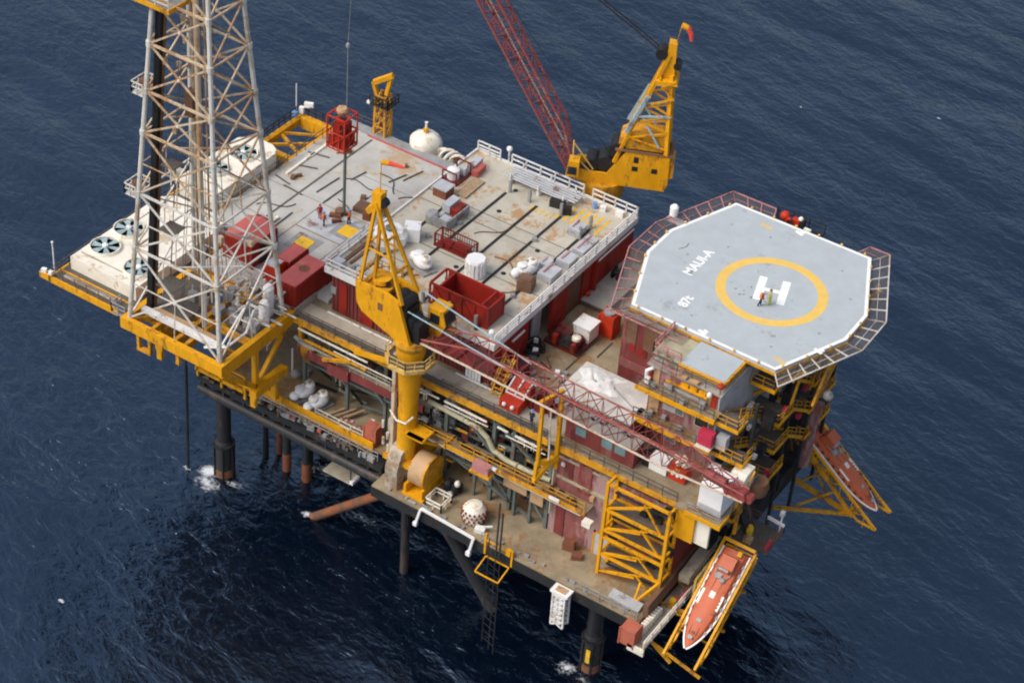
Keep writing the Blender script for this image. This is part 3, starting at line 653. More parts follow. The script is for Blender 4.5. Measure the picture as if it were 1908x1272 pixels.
    b = MB(); b.box(p.x - 1.8, p.y - 1.0, z - .1, p.x + 2.7, p.y - .9, z + .35); b.box(p.x + 2.6, p.y - .9, z - .1, p.x + 2.7, p.y + 2.2, z + .35); b.build('board_edge', 'yellow', t)
    b = MB(); b.rail([(p.x - 1.8, p.y + 2.2, z + .15), (p.x - 1.8, p.y - .95, z + .15), (p.x + 2.65, p.y - .95, z + .15)], r=.04); b.build('board_railing', 'derrick_pale', t)
derrick()
t = thing('derrick_gear', 'cluttered hoses, lines and cabinets hanging inside the derrick', 'equipment', (-27, -9, 25.5)); b = MB()
for k in range(9):
    x, y = random.uniform(-31, -24), random.uniform(-12, -6); b.tube((x, y, 26), (-27.4 + (x + 27.4) * .45, -9.2 + (y + 9.2) * .45, random.uniform(45, 66)), .035, 5)
b.build('line', 'grating', t); b = MB()
for k in range(16): z = random.uniform(27, 58); q = 1 - (z - 25.5) * .0125; b.cbox((-27.4 + random.choice((-1, 1)) * random.uniform(2.2, 4.4) * q, -9.2 + random.uniform(-3.5, 3.5) * q, z), (random.uniform(.2, .5), random.uniform(.2, .5), random.uniform(.3, .9)))
b.build('junction_box', 'derrick_tan', t); b = MB()
for z in (29.5, 36, 43.2): b.box(-31.0 + (z - 25.5) * .05, -12.6 + (z - 25.5) * .04, z, -28.6, -10.4, z + .08)
b.build('landing', 'grating', t)
t = thing('pipe_ramp', 'long pale steel ramp lying across the yellow derrick base', 'ramp', (-27.7, -12, 25.6))
MB().box(-32.6, -12.7, 25.52, -22.7, -12.1, 26.0).build('ramp_side', 'white_rail', t, False); MB().box(-31.5, -12.0, 25.52, -24.2, -11.3, 25.75).build('ramp_floor', 'tan', t, False)
b = MB()
for (x, y, h) in [(-23.0, -5.2, 3.2), (-22.4, -6.6, 2.4)]: b.lathe((x, y, 25.36), [(.5, 0), (.55, .2), (.55, h), (.3, h + .35)], 14)
single(b, 'mud_vessel', 'white', 'pair of upright white pressure vessels inside the derrick foot', 'vessel')
t = thing('drill_floor_pipework', 'tangle of white and grey pipes on the derrick floor', 'pipework', (-25, -7, 25.4))
b = MB()
for k in range(44):
    x = random.uniform(-30.5, -22); y = random.uniform(-8.6, -2.4); z = 25.6 + random.random() * 1.6; ax = random.random()
    l = random.uniform(.6, 2.4)
    q = (x + l, y, z) if ax < .4 else (x, y + l, z) if ax < .7 else (x, y, z + l)
    b.tube((x, y, z), q, random.uniform(.06, .16), 6)
b.build('pipe', 'derrick_pale', t)
b = MB()
for k in range(30): b.cbox((random.uniform(-30.5, -22), random.uniform(-8.4, -2.6), 25.75), (random.uniform(.3, 1), random.uniform(.3, .9), random.uniform(.4, 1.4)), random.uniform(0, .5))
b.build('cabinet', 'grey', t)
b = MB(); b.path([(-24.3, -13.3, 25.7), (-22.4, -12.3, 26.0), (-22.2, -9.6, 26.2), (-22.2, -8.4, 28.2)], .12); b.path([(-23, -12.6, 25.7), (-22.6, -9.4, 28.8)], .1); b.build('white_pipe', 'white', t)

# ------------------------------------------------------------------ cooler wing at the derrick end
CW = thing('cooler_wing', 'cantilevered grating wing with yellow edge carrying the white fan coolers', 'deck wing', (-40, 0, 25))
slab('floor', [(-43.6, -13.3, 24.7, -34.2, 16.5, 25.0)], 'grating', CW)
slab('edge_beam', [(-43.6, -13.5, 24.35, -35.0, -13.3, 25.05), (-43.8, -13.5, 24.35, -43.6, 17, 25.05), (-34.2, -13.3, 24.3, -34.0, 3, 24.9), (-43.6, -12.0, 24.5, -34.4, -11.8, 25.02)], 'yellow', CW)
slab('kick_strip', [(-42.6, -12.8, 25.004, -36.0, -12.3, 25.2)], 'duct_tan', CW)
b = MB(); b.rail([(-43.6, -10.8, 25), (-43.6, -13.3, 25), (-36, -13.3, 25)], r=.03); b.rail([(-43.6, -10.8, 25), (-43.6, 16.8, 25)], r=.03, step=2.5); b.build('railing', 'grating', CW)
b = MB()
for y in (-12, -4, 4, 12): b.beam((-43.5, y, 24.3), (-31, y, 24.3), .4)
b.build('bracket', 'yellow_worn', CW)
t = thing('corner_lamp_post', 'slim white mast with lamps on the yellow left corner of the cooler wing', 'mast', (-44.0, -13.4, 25))
MB().tube((-43.9, -12.6, 25), (-43.9, -12.6, 28.6), .07).ball((-43.9, -12.6, 28.6), .14).build('mast', 'white_rail', t)
b = MB(); b.box(-44.9, -13.7, 24.6, -43.7, -13.1, 25.3); b.build('bracket', 'yellow', t); b = MB(); b.cbox((-44.4, -13.5, 25.5), (.5, .4, .4), .3); b.cbox((-43.6, -13.4, 25.5), (.4, .4, .4), .2); b.build('lamp', 'white', t)
def cooler(name, x0, y0, x1, y1, z0, z1, fans, label):
    t = thing(name, label, 'cooler', ((x0 + x1) / 2, (y0 + y1) / 2, z0), group='white fan coolers')
    b = MB(); c_ = 1.3
    pl = [(x0, y0), (x1, y0), (x1, y1 - c_), (x1 - c_ * .35, y1 - c_ * .35), (x1 - c_, y1), (x0 + c_, y1), (x0, y1 - c_)]
    b.prism([(x, y, z0) for x, y in pl], (0, 0, z1 - z0)); b.build('casing', 'cream', t, False)
    b = MB()
    for k in range(6): b.box(x0, y0 - .05, z0 + .1 + k * .2, x1, y0 - .002, z0 + .2 + k * .2) if False else None
    for (fx, fy, r) in fans:
        ms = MB(); n = 32; o = []
        ms.lathe((fx, fy, z1), [(r + .16, 0.003), (r + .06, .32), (r - .05, .32), (r - .05, .02)], 32)
        f = ms.build('fan_ring', 'cream', t)
        MB().lathe((fx, fy, z1), [(r - .06, .012), (r - .06, .02)], 28).build('fan_well', 'dark', t)
        bl = MB()
        for k in range(6):
            a = k * math.pi / 3 + .3; d = V((math.cos(a), math.sin(a), 0)); s = V((-d.y, d.x, 0))
            p = V((fx, fy, z1 + .2)); bl._add([p + d * .25 - s * .12, p + d * (r - .12) - s * .38 + V((0, 0, .06)), p + d * (r - .12) + s * .38 - V((0, 0, .06)), p + d * .25 + s * .12], [(0, 1, 2, 3)])
        bl.build('fan_blade', 'fan_blue', t)
        MB().lathe((fx, fy, z1 + .1), [(.3, 0), (.3, .3), (.1, .4)], 12).build('fan_hub', 'white', t)
    b = MB(); b.box(x0 + .4, y0 + 1.1, z1 + .004, x1 - .6, y0 + 1.25, z1 + .06); b.build('roof_seam', 'duct_tan', t, False)
    return t
cooler('fan_cooler', -43.0, -11.2, -34.6, 3.2, 25.0, 26.5, [(-41.3, -8.0, 1.5), (-41.5, -4.3, 1.5), (-36.4, -8.6, 1.5)], 'cream fan cooler at the outer corner of the wing with blue fans')
cooler('fan_cooler', -43.0, 5.2, -38.0, 16.0, 25.0, 27.2, [(-41.0, 8.6, 1.4), (-40.5, 12.6, 1.5)], 'cream fan cooler seen through the derrick beside the pale drilling deck')
t = thing('lamp_bracket', 'small white floodlight on the far edge of the cooler wing', 'lamp', (-44, 6, 27))
MB().box(-44.6, 5.6, 26.0, -43.7, 7.0, 26.8).build('housing', 'duct_tan', t); MB().ball((-44.4, 5.5, 27.5), .3).tube((-44.4, 5.5, 25), (-44.4, 5.5, 27.4), .06).build('lamp_head', 'white', t)

# open yellow frame beyond the drilling deck
t = thing('flare_frame', 'open yellow box girder platform beyond the drilling deck', 'frame', (-40.3, 21, 25))
slab('girder', [(-42.6, 17.3, 24.4, -42.0, 25.2, 25.2), (-42.0, 24.3, 24.0, -37.6, 25.2, 25.3), (-42.0, 17.3, 24.4, -37.7, 18.0, 25.1), (-38.3, 18.0, 24.4, -37.7, 24.3, 25.1)], 'yellow', t)
b = MB(); b.beam((-42, 21, 24.8), (-38.3, 19.2, 24.8), .3); b.beam((-42, 18.4, 24.8), (-38.3, 21.6, 24.8), .3); b.beam((-42, 21.4, 24.8), (-38.3, 23.6, 24.8), .25); b.build('cross_brace', 'yellow_worn', t)
b = MB(); b.rail([(-42.6, 17.3, 25.2), (-42.6, 25.2, 25.3), (-37.6, 25.2, 25.3)], r=.05, step=1.0); b.build('railing', 'dark', t)
b = MB(); b.tube((-42.8, 24.6, 25.3), (-42.8, 24.6, 29.2), .06); b.build('antenna', 'white_rail', t)
b = MB(); b.cbox((-42.2, 24.8, 26.0), (.5, .4, .8), .2); b.cbox((-41.6, 25.3, 26.6), (1.0, .4, .6), .4); b.build('lamp', 'white', t); MB().cbox((-42.5, 24.0, 25.8), (.5, .5, .5)).build('box', 'helmet_blue', t)

# rescue tank, valve wheel pile, vent mast
t = thing('dome_tank', 'white domed tank with yellow hatch behind the back edge of drilling deck', 'tank', (-28.2, 28.6, 24))
b = MB().lathe((-28.2, 28.6, 23.6), [(1.7, 0), (1.8, .7), (1.85, 1.4), (1.8, 2.0), (1.7, 2.5), (1.35, 3.0), (.8, 3.3), (.2, 3.4)], 22)
b.v = [(x + random.uniform(-.12, .12), y + random.uniform(-.12, .12), z + random.uniform(-.08, .08)) for x, y, z in b.v]; b.build('shell', 'cream', t)
b = MB(); b.lathe((-28.2, 28.6, 23.9), [(1.95, 0), (1.95, .25), (1.8, .3)], 24); b.build('band', 'duct_tan', t); MB().lathe((-28.2, 28.6, 27.02), [(.3, 0), (.3, .45)], 10).build('hatch', 'yellow', t)
MB().lathe((-28.2, 28.6, 27.5), [(.13, 0), (.13, .7), (.2, .75)], 8).build('vent', 'white', t)
t = thing('hose_bundle', 'heap of cream hoses and valves right of the domed tank', 'hose bundle', (-25, 29, 24))
b = MB()
for (x, y, z, r, a) in [(-25.6, 28.6, 24.9, 1.0, .3), (-25.0, 28.4, 25.2, .95, .7), (-24.4, 28.2, 25.1, 1.05, 1.1), (-23.6, 28.2, 25.2, .9, .5), (-23.0, 28.0, 25.1, .8, 1.4)]:
    pts = [V((x + r * math.cos(k * .5236) * math.cos(a), y + r * math.cos(k * .5236) * math.sin(a), z + r * math.sin(k * .5236))) for k in range(13)]
    b.path(pts, .16, 6)
b.build('hose', 'cream', t)
b = MB()
for k in range(16): b.cbox((random.uniform(-26.2, -21.6), random.uniform(27.8, 29.4), 24.1 + random.uniform(.1, 1.2)), (random.uniform(.3, .9), random.uniform(.3, .8), random.uniform(.3, 1.2)), random.random())
b.build('valve_box', 'duct_tan', t)
b = MB(); b.box(-26.4, 27.5, 23.4, -21.2, 29.6, 24.1); b.build('skid', 'grating', t, False); b = MB(); b.rail([(-22.2, 27.6, 24.1), (-20.6, 27.6, 24.1), (-20.6, 28.8, 24.1)], h=1.6, r=.07); b.build('rail_frame', 'yellow', t)
t = thing('vent_mast', 'yellow lattice mast with a tilted head at the far corner of drilling deck', 'mast', (-33, 27.2, 25.4))
b = MB(); zt = 30.6
for (sx, sy) in ((-1, -1), (1, -1), (1, 1), (-1, 1)): b.beam((-33 + .75 * sx, 27.2 + .6 * sy, 23.5), (-33 + .6 * sx, 27.2 + .5 * sy, zt), .26)
for k in range(5):
    z0 = 24 + k * 1.3
    for s in (-1, 1): b.beam((-33.7, 27.2 + .6 * s, z0), (-32.4, 27.2 + .6 * s, z0 + 1.3), .12); b.beam((-33 + .7 * s, 26.6, z0), (-33 + .7 * s, 27.8, z0 + 1.3), .12); b.beam((-33.7, 27.2 + .6 * s, z0 + 1.3), (-32.3, 27.2 + .6 * s, z0 + 1.3), .12)
b.build('lattice', 'yellow_worn', t)
b = MB(); b.beam((-33.6, 26.8, zt), (-33.9, 26.6, 32.0), .4); b.beam((-33.9, 26.6, 32.0), (-32.0, 27.4, 33.2), .5); b.beam((-32.6, 27.2, zt), (-32.2, 27.4, 33.0), .4); b.build('head', 'yellow', t)
b = MB(); b.box(-34.1, 26.2, 29.4, -31.7, 28.2, 29.52); b.rail([(-31.7, 26.2, 29.5), (-31.7, 28.2, 29.5)], r=.05, step=.7); b.rail([(-34.1, 26.2, 29.5), (-31.7, 26.2, 29.5)], r=.05, step=.7); b.build('platform', 'dark', t)
b = MB(); b.cbox((-34.2, 26.2, 29.6), (.35, .3, .3)); b.build('lamp', 'white', t)

# ------------------------------------------------------------------ red lubricator cage above the well
t = thing('coiled_tubing_tower', 'red cage of machinery held high on a dark pole above drill deck', 'injector tower', (-27.1, 12.4, 25.5))
cx, cy = -27.1, 12.4
MB().tube((cx, cy, 25.5), (cx, cy, 34.6), .17, 10).build('pole', 'grey_green', t)
cx, cy = cx - .42, cy - .05; b = MB(); z0, z1, a = 34.0, 37.7, 1.08; k4 = [(-a, -a), (a, -a), (a, a), (-a, a)]
for i in range(4):
    p, q = k4[i], k4[(i + 1) % 4]
    b.beam((cx + p[0], cy + p[1], z0), (cx + p[0], cy + p[1], z1), .13)
    for z in (z0, (z0 + z1) / 2, z1): b.beam((cx + p[0], cy + p[1], z), (cx + q[0], cy + q[1], z), .13)
    b.beam((cx + p[0], cy + p[1], z0), (cx + q[0], cy + q[1], (z0 + z1) / 2), .09)
b.beam((cx - a, cy, z1), (cx + a, cy, z1), .13); b.beam((cx, cy - a, z1), (cx, cy + a, z1), .13)
for q in (.35, .7):
    for i in range(4):
        p, r_ = k4[i], k4[(i + 1) % 4]; b.beam((cx + p[0] + (r_[0] - p[0]) * q, cy + p[1] + (r_[1] - p[1]) * q, z0), (cx + p[0] + (r_[0] - p[0]) * q, cy + p[1] + (r_[1] - p[1]) * q, z0 + 1.8), .08)
b.build('cage', 'red_bright', t)
b = MB(); b.box(cx - 1.0, cy - .98, z0 + .1, cx + 1.0, cy - .9, z0 + 1.5); b.box(cx + .9, cy - .9, z0 + .1, cx + .98, cy + .9, z0 + 1.5); b.cbox((cx, cy + .2, z0 + 2.0), (1.3, 1.1, 1.6)); b.build('side_panel', 'red', t, False)
b = MB(); b.cbox((cx, cy, z0 + .3), (1.5, 1.5, .5)); b.cbox((cx - .3, cy - .2, z0 + 1.6), (.9, .8, 2.0)); b.cbox((cx + .5, cy + .3, z0 + 1.3), (.5, .7, 1.5)); b.lathe((cx + .2, cy - .6, z0 + 1.2), [(.3, 0), (.3, .9)], 10); b.build('injector', 'red', t)
b = MB(); b.cbox((cx + .55, cy - .5, z0 + 1.9), (.35, .35, .9)); b.cbox((cx - .1, cy + .2, z0 + 2.8), (.5, .4, .4)); b.build('motor', 'dark', t)
b = MB(); b.lathe((cx - .1, cy + .1, z1 + .1), [(.55, 0), (.62, .3), (.5, .55)], 12); b.build('top_drum', 'tan', t)
MB().tube((cx + .35, cy + .2, z1), (cx + .35, cy + .2, 45.6), .035, 6).ball((cx + .35, cy + .2, 45.6), .22, 8, 6, 1.6).build('top_mast', 'grey', t)
single(MB().tube((cx + .35, cy + .2, 45.9), (cx + 1.2, cy + .8, 75), .02, 5), 'hoist_wire', 'grey', 'hair thin hoist wire rising from the red cage out of the picture', 'wire')
t = thing('wellhead_gear', 'brown open well hatch with clamps at the foot of the dark pole', 'wellhead', (-26.8, 12.8, 25.5))
b = MB(); b.lathe((cx, cy, 25.5), [(.55, 0.03), (.55, .5), (.3, .6)], 12); b.cbox((-26.0, 14.4, 25.8), (1.8, 1.6, .5), .1); b.build('flange', 'brown', t)
b = MB(); b.cbox((-27.6, 11.6, 25.7), (1.2, .5, .3), .4); b.cbox((-26.9, 10.9, 25.7), (1.0, .35, .35), .9); b.cbox((-24.8, 13.3, 25.9), (.8, .6, .8), .2); b.build('clamp', 'rust_orange', t)
b = MB(); b.cbox((-23.6, 14.4, 26.3), (.55, .5, 1.6)); b.cbox((-25.2, 15.2, 26.3), (.5, .5, 1.4)); b.cbox((-22.7, 13.4, 25.9), (1.4, .9, .8), .3); b.cbox((-21.8, 14.8, 25.9), (.9, 1.6, .8), .2); b.build('control_cabinet', 'grey', t)

# ------------------------------------------------------------------ cranes
def lattice(b, lace, A, B, side, up, stations, r=.12, rl=.06, n=18, front=None):
    A, B = V(A), V(B); side, up = V(side).normalized(), V(up).normalized()
    def sz(t):
        for (t0, w0, h0), (t1, w1, h1) in zip(stations, stations[1:]):
            if t <= t1 + 1e-9: k = (t - t0) / (t1 - t0); return w0 + (w1 - w0) * k, h0 + (h1 - h0) * k
        return stations[-1][1:]
    def pt(t, s, u):
        w_, h_ = sz(t); return A.lerp(B, t) + side * (s * w_ / 2) + up * (h_ * u)
    ts = sorted(set([s[0] for s in stations]))
    for (s, u) in ((-1, 0), (1, 0), (-1, 1), (1, 1)):
        m = front if (front is not None and (s, u) == (-1, 0)) else b
        for t0, t1 in zip(ts, ts[1:]): m.tube(pt(t0, s, u), pt(t1, s, u), r if m is b else r * 1.35, 6)
    for i in range(n):
        t0, t1 = i / n, (i + 1) / n; e = i % 2
        for s in (-1, 1): lace.beam(pt(t0, s, e), pt(t1, s, 1 - e), rl * 2); 
        for u in (0, 1): lace.beam(pt(t0, -1 if e else 1, u), pt(t1, 1 if e else -1, u), rl * 2); lace.beam(pt(t1, -1, u), pt(t1, 1, u), rl * 1.6)
        for s in (-1, 1): lace.beam(pt(t1, s, 0), pt(t1, s, 1), rl * 1.6)
    return pt
def local_frame(c, az):
    f = V((math.cos(R_(az)), math.sin(R_(az)), 0)); s = V((-f.y, f.x, 0)); c = V(c)
    return lambda u, v, z: c + f * u + s * v + V((0, 0, z))
# front crane -------------------------------------------------------
t = thing('deck_crane', 'near yellow pedestal crane with its red boom lying along the front', 'crane', (-6, -5.5, 17))
cx, cy = -6.0, -5.5
MB().lathe((cx, cy, 0), [(.95, 16.6), (.95, 22.5), (.92, 23), (1.2, 28.6), (1.4, 29.4), (1.45, 30.4)], 24).build('pedestal', 'yellow', t)
b = MB(); b.box(cx - 1.8, cy - 1.3, 16.2, cx + 1.6, cy + 3, 16.7); b.beam((cx - 1.6, cy - 1.2, 16.4), (cx - 1.6, cy + 1.2, 14.2), .35); b.beam((cx + 1.4, cy - 1.2, 16.4), (cx + 1.4, cy + 1.2, 14.2), .35)
b.beam((cx - .9, cy + .4, 27), (cx - 7.5, cy + 1.6, 24.6), .4); b.box(cx + .8, cy - 1.2, 20.2, cx + 2.6, cy - .8, 20.6); b.beam((cx + 2.6, cy - 1, 20.4), (cx + 3.0, cy + 1.6, 18.2), .3); b.box(cx + .6, cy - 1.2, 20.4, cx + 2.7, cy + .6, 20.6); b.build('bracket', 'yellow', t)
b = MB(); b.beam((cx - 1.25, cy - .55, 16.8), (cx - 1.25, cy - .55, 29), .5, .35); b.build('ladder_guard', 'cream_chord', t)
b = MB()
for k in range(7): b.cbox((cx - 1.6 + random.uniform(-.7, .5), cy - 1.0 + random.uniform(-.5, .5), 17.2 + k * .55), (.2, .2, .9), random.random())
b.path([(cx - 1.3, cy - 1.1, 22.4), (cx - .4, cy - 1.3, 21.7), (cx + .6, cy - 1.2, 21.7), (cx + 1.2, cy - .8, 22.6)], .1); b.build('white_pipe', 'cream', t)
oc = [(cx + 2.35 * math.cos(R_(22.5 + 45 * k)), cy + 2.35 * math.sin(R_(22.5 + 45 * k)), 28.75) for k in range(8)]
MB().prism(oc, (0, 0, .12)).build('ring_platform', 'grating', t, False)
b = MB()
for p, q in zip(oc, oc[1:] + oc[:1]): b.beam(V(p) + V((0, 0, -.05)), V(q) + V((0, 0, -.05)), .24, .4)
b.build('platform_edge', 'yellow_cream', t)
b = MB(); b.rail(oc, h=1.1, r=.035, step=1.0, closed=True); b.build('platform_railing', 'yellow_cream', t)
b = MB(); b.lathe((cx, cy, 30.3), [(1.5, 0), (1.7, .5), (1.6, 1.0)], 24); b.build('slew_ring', 'yellow_worn', t)
# machine house: two side plates and body
side = [(-11.3, 33.6), (-11.5, 36.0), (-8.0, 36.0), (-6.7, 35.6), (-5.7, 32.7), (-5.2, 31.2), (-6.8, 31.2), (-10.7, 32.8)]
MB().prism([(x, -6.95, z) for x, z in side], (0, .35, 0)).build('side_plate', 'yellow', t, False)
MB().prism([(x, -4.35, z) for x, z in side], (0, .35, 0)).build('side_plate', 'yellow', t, False)
b = MB(); b.box(-11.2, -6.6, 33.4, -8.3, -4.35, 35.7); b.build('machine_house', 'yellow_worn', t, False)
b = MB(); b.box(-8.2, -6.58, 31.6, -6.0, -4.37, 34.6); b.box(-6.2, -6.3, 31.3, -4.7, -4.6, 33.4); b.lathe((-6.6, -6.5, 35.0), [(.55, 0), (.55, 2.0)], 14, 'Y'); b.lathe((-7.3, -6.4, 34.9), [(.8, 0), (.8, 1.8)], 14, 'Y'); b.lathe((-6.0, -6.4, 33.2), [(.65, 0), (.65, 1.8)], 14, 'Y'); b.cbox((-9.3, -5.6, 36.0), (1.3, .9, .7), .5); b.build('winch_drum', 'black', t)
MB().box(-8.9, -7.0, 33.9, -8.4, -6.952, 34.7).build('vent_panel', 'brown', t, False)
b = MB(); b.lathe((-9.6, -5.4, 35.9), [(.9, 0), (.9, .5)], 16); b.build('cover', 'yellow', t); b = MB(); b.rail([(-11.4, -6.9, 36.0), (-11.4, -4.1, 36.0), (-8.2, -4.1, 36.0)], h=.9, r=.035, step=.9); b.build('roof_railing', 'yellow_worn', t)
ap = V((-10.2, -5.5, 44.6)); b = MB()
for yy in (-6.75, -4.2):
    e = ap + V((0, (yy + 5.5) * .3, 0))
    b.beam((-11.1, yy, 35.8), e, .28); b.beam((-6.4, yy, 35.4), e, .3)
    b.beam(V((-11.1, yy, 35.8)).lerp(e, .45), V((-6.4, yy, 35.4)).lerp(e, .45), .14)
b.beam(V((-6.4, -6.75, 35.4)).lerp(ap, .3), V((-6.4, -4.2, 35.4)).lerp(ap, .3), .2); b.beam(V((-6.4, -6.75, 35.4)).lerp(ap, .3), V((-6.4, -4.2, 35.4)).lerp(ap, .62), .16); b.beam(V((-6.4, -6.75, 35.4)).lerp(ap, .62), V((-6.4, -4.2, 35.4)).lerp(ap, .62), .2)
b.beam(V((-11.1, -6.75, 35.8)).lerp(ap, .5), V((-11.1, -4.2, 35.8)).lerp(ap, .5), .16)
b.build('gantry_frame', 'yellow', t)
b = MB(); b.cbox(ap + V((0, 0, .2)), (1.0, .9, 1.6)); b.beam(ap + V((-.9, -.2, -1.2)), ap + V((.2, .0, -.2)), 1.0, .5); b.build('gantry_head', 'yellow', t)
b = MB(); b.lathe(ap + V((.55, -.35, .0)), [(.45, 0), (.45, .7)], 14, 'Y'); b.build('sheave', 'black', t)
b = MB(); b.box(-10.9, -6.6, 35.7, -10.6, -4.4, 35.9); b.beam((-10.0, -6.1, 36), (-9.9, -5.4, 44), .22); b.build('ladder', 'yellow_worn', t)
t2 = thing('windsock', 'red and yellow windsock flying from the near crane head', 'windsock', tuple(ap + V((0, 0, 1.0))))
MB().tube(ap + V((.1, 0, .9)), ap + V((.1, 0, 4.3)), .05).build('pole', 'yellow_worn', t2); MB().tube(ap + V((.1, 0, 4.2)), ap + V((.7, .3, 4.15)), .28, 10, .25).build('collar', 'yellow', t2)
MB().tube(ap + V((.7, .3, 4.15)), ap + V((2.0, .9, 3.9)), .24, 10, .12).build('sleeve', 'windsock_red', t2)
# cab
b = MB(); b.prism([(-5.4, -3.9, 31.4), (-3.9, -3.9, 31.4), (-3.4, -3.9, 32.6), (-3.8, -3.9, 34.0), (-5.4, -3.9, 34.0)], (0, 1.7, 0)); b.build('cab', 'yellow', t, False)
b = MB(); b.prism([(-3.84, -3.8, 31.6), (-3.35, -3.8, 32.6), (-3.72, -3.8, 33.8), (-3.66, -3.8, 33.8), (-3.28, -3.8, 32.6), (-3.76, -3.8, 31.6)], (0, 1.5, 0)); b.box(-5.1, -3.96, 32.5, -4.1, -3.902, 33.5); b.build('cab_window', 'glass_dark', t, False)
b = MB(); b.box(-5.8, -4.0, 31.1, -3.3, -2.0, 31.35); b.rail([(-3.4, -2.1, 31.35), (-5.7, -2.1, 31.35)], h=1.0, r=.035); b.build('cab_floor', 'yellow', t)
ch, lc, fr = MB(), MB(), MB()
pt = lattice(ch, lc, (-4.9, -4.75, 31.4), (29.2, -5.75, 31.05), (0.03, 1, 0), (0, 0, 1), [(0, 2.5, .35), (.16, 2.3, 2.0), (.78, 2.3, 2.0), (.93, 1.4, 1.1), (1, 1.0, .8)], .085, .034, 22, fr)
ch.build('boom_chord', 'chord_red', t); lc.build('boom_lacing', 'boom_red', t); fr.build('boom_front_chord', 'cream_chord', t)
b = MB()
for k in range(1, 5): b.quad(pt(.05 * k - .02, -1, .02), pt(.05 * k + .02, -1, .02), pt(.05 * k + .02, 1, .02), pt(.05 * k - .02, 1, .02))
b.build('boom_walkway', 'red_dark', t)
b = MB(); b.lathe((28.9, -6.3, 31.4), [(.5, 0), (.5, 1.1)], 14, 'Y'); b.tube((25.2, -5.6, 31.8), (27.2, -5.7, 31.7), .5, 10); b.cbox((28.0, -5.7, 31.35), (1.4, 1.0, .7)); b.lathe((29.6, -6.1, 31.35), [(.35, 0), (.42, .4), (.35, .8)], 10, 'Y'); b.build('boom_head', 'boom_red', t)
b = MB(); b.tube((-6.0, -6.3, 34.6), (8, -6.1, 32.9), .07); b.tube((-6.0, -4.0, 35.6), (6, -3.9, 33.0), .08); b.build('pendant_cable', 'blue_grey', t)
b = MB(); b.tube(ap + V((.5, 0, .3)), (28.8, -5.6, 31.2), .025, 5) if False else b.tube((-6, -5.4, 34), (28.8, -5.7, 31.2), .03, 5); b.build('hoist_rope', 'dark', t)
t = thing('boom_rest', 'yellow A shaped boom rest post on the main deck edge', 'boom rest', (8.9, -4.2, 22.5))
b = MB(); b.beam((8.6, -5.6, 23.6), (8.5, -5.6, 30.8), .32); b.beam((9.6, -3.9, 22.4), (9.3, -3.6, 30.8), .36); b.beam((8.4, -5.9, 31.0), (9.2, -3.2, 31.1), .36); b.beam((8.5, -5.7, 23.6), (9.7, -3.8, 23.6), .4); b.beam((8.5, -5.8, 21.6), (9.6, -3.8, 24.2), .45); b.beam((8.5, -5.6, 25.8), (9.5, -3.8, 23.8), .2); b.beam((8.5, -5.6, 23.8), (8.5, -5.8, 21.4), .3)
b.build('post', 'yellow', t); b = MB(); b.tube((9.3, -4.9, 24), (9.0, -4.9, 30), .09); b.build('white_pipe', 'cream', t)
# back crane -------------------------------------------------------
c2 = (-6.0, 28.4); F = local_frame((c2[0], c2[1], 0.9), 25); FB = local_frame((c2[0], c2[1], 0), 25)
t = thing('deck_crane', 'far yellow crane with raised red boom beyond the pipe deck corner', 'crane', (c2[0], c2[1], 20))
MB().lathe((c2[0], c2[1], 0), [(1.5, 6), (1.5, 27.4), (1.6, 27.6)], 24).build('pedestal', 'dark', t)
MB().lathe((c2[0], c2[1], 0), [(1.5, 27.4), (2.3, 29.4), (2.3, 31.1)], 24).build('slew_bowl', 'yellow_worn', t)
def prismF(b, prof, v0, v1): b.prism([F(u, v0, z) for u, z in prof], F(0, v1 - v0, 0) - F(0, 0, 0)); return b
sp = [(-2.9, 30.2), (6.4, 30.2), (6.7, 31.0), (6.6, 34.4), (2.2, 34.4), (0.4, 31.4), (-2.9, 31.4)]
prismF(MB(), sp, -1.5, -1.2).build('side_plate', 'yellow', t, False); prismF(MB(), sp, 1.2, 1.5).build('side_plate', 'yellow', t, False)
prismF(MB(), [(2.2, 30.5), (6.4, 30.5), (6.5, 34.5), (2.2, 34.5)], -1.19, 1.19).build('machine_house', 'yellow', t, False)
prismF(MB(), [(-2.8, 30.3), (2.2, 30.3), (2.2, 30.6), (-2.8, 30.6)], -1.19, 1.19).build('floor', 'dark', t, False)
prismF(prismF(prismF(MB(), [(2.9, 32.2), (3.5, 32.2), (3.5, 32.75), (2.9, 32.75)], -1.53, -1.501), [(4.9, 32.2), (5.5, 32.2), (5.5, 32.75), (4.9, 32.75)], -1.53, -1.501), [(3.0, 33.2), (3.5, 33.2), (3.5, 33.9), (3.0, 33.9)], -1.53, -1.501).build('vent_window', 'black', t, False)
prismF(prismF(MB(), [(1.2, 34.5), (5.8, 34.5), (5.8, 36.3), (2.6, 36.4), (1.4, 35.6)], -1.0, 1.4), [(6.6, 31.6), (7.1, 31.8), (7.1, 33.4), (6.6, 34.2)], -1.3, 1.3).build('roof_house', 'yellow_worn', t, False)
prismF(MB(), [(1.0, 34.42), (6.9, 34.42), (6.9, 34.5), (1.0, 34.5)], -1.6, 1.5).build('roof_edge', 'brown', t, False)
b = MB()
for (u, z, r) in [(0.2, 32.2, .95), (-1.2, 31.9, .7), (1.3, 34.0, .9)]:
    b.tube(F(u, -1.1, z), F(u, 1.1, z), r, 14)
b.build('winch_drum', 'black', t)
prismF(MB(), [(-3.7, 31.2), (-2.4, 31.2), (-2.4, 33.0), (-3.5, 33.0)], -2.6, -1.3).build('cab', 'yellow', t, False)
prismF(MB(), [(-3.55, 31.5), (-2.6, 31.5), (-2.6, 32.4), (-3.5, 32.4)], -2.64, -2.601).build('cab_window', 'glass_dark', t, False)
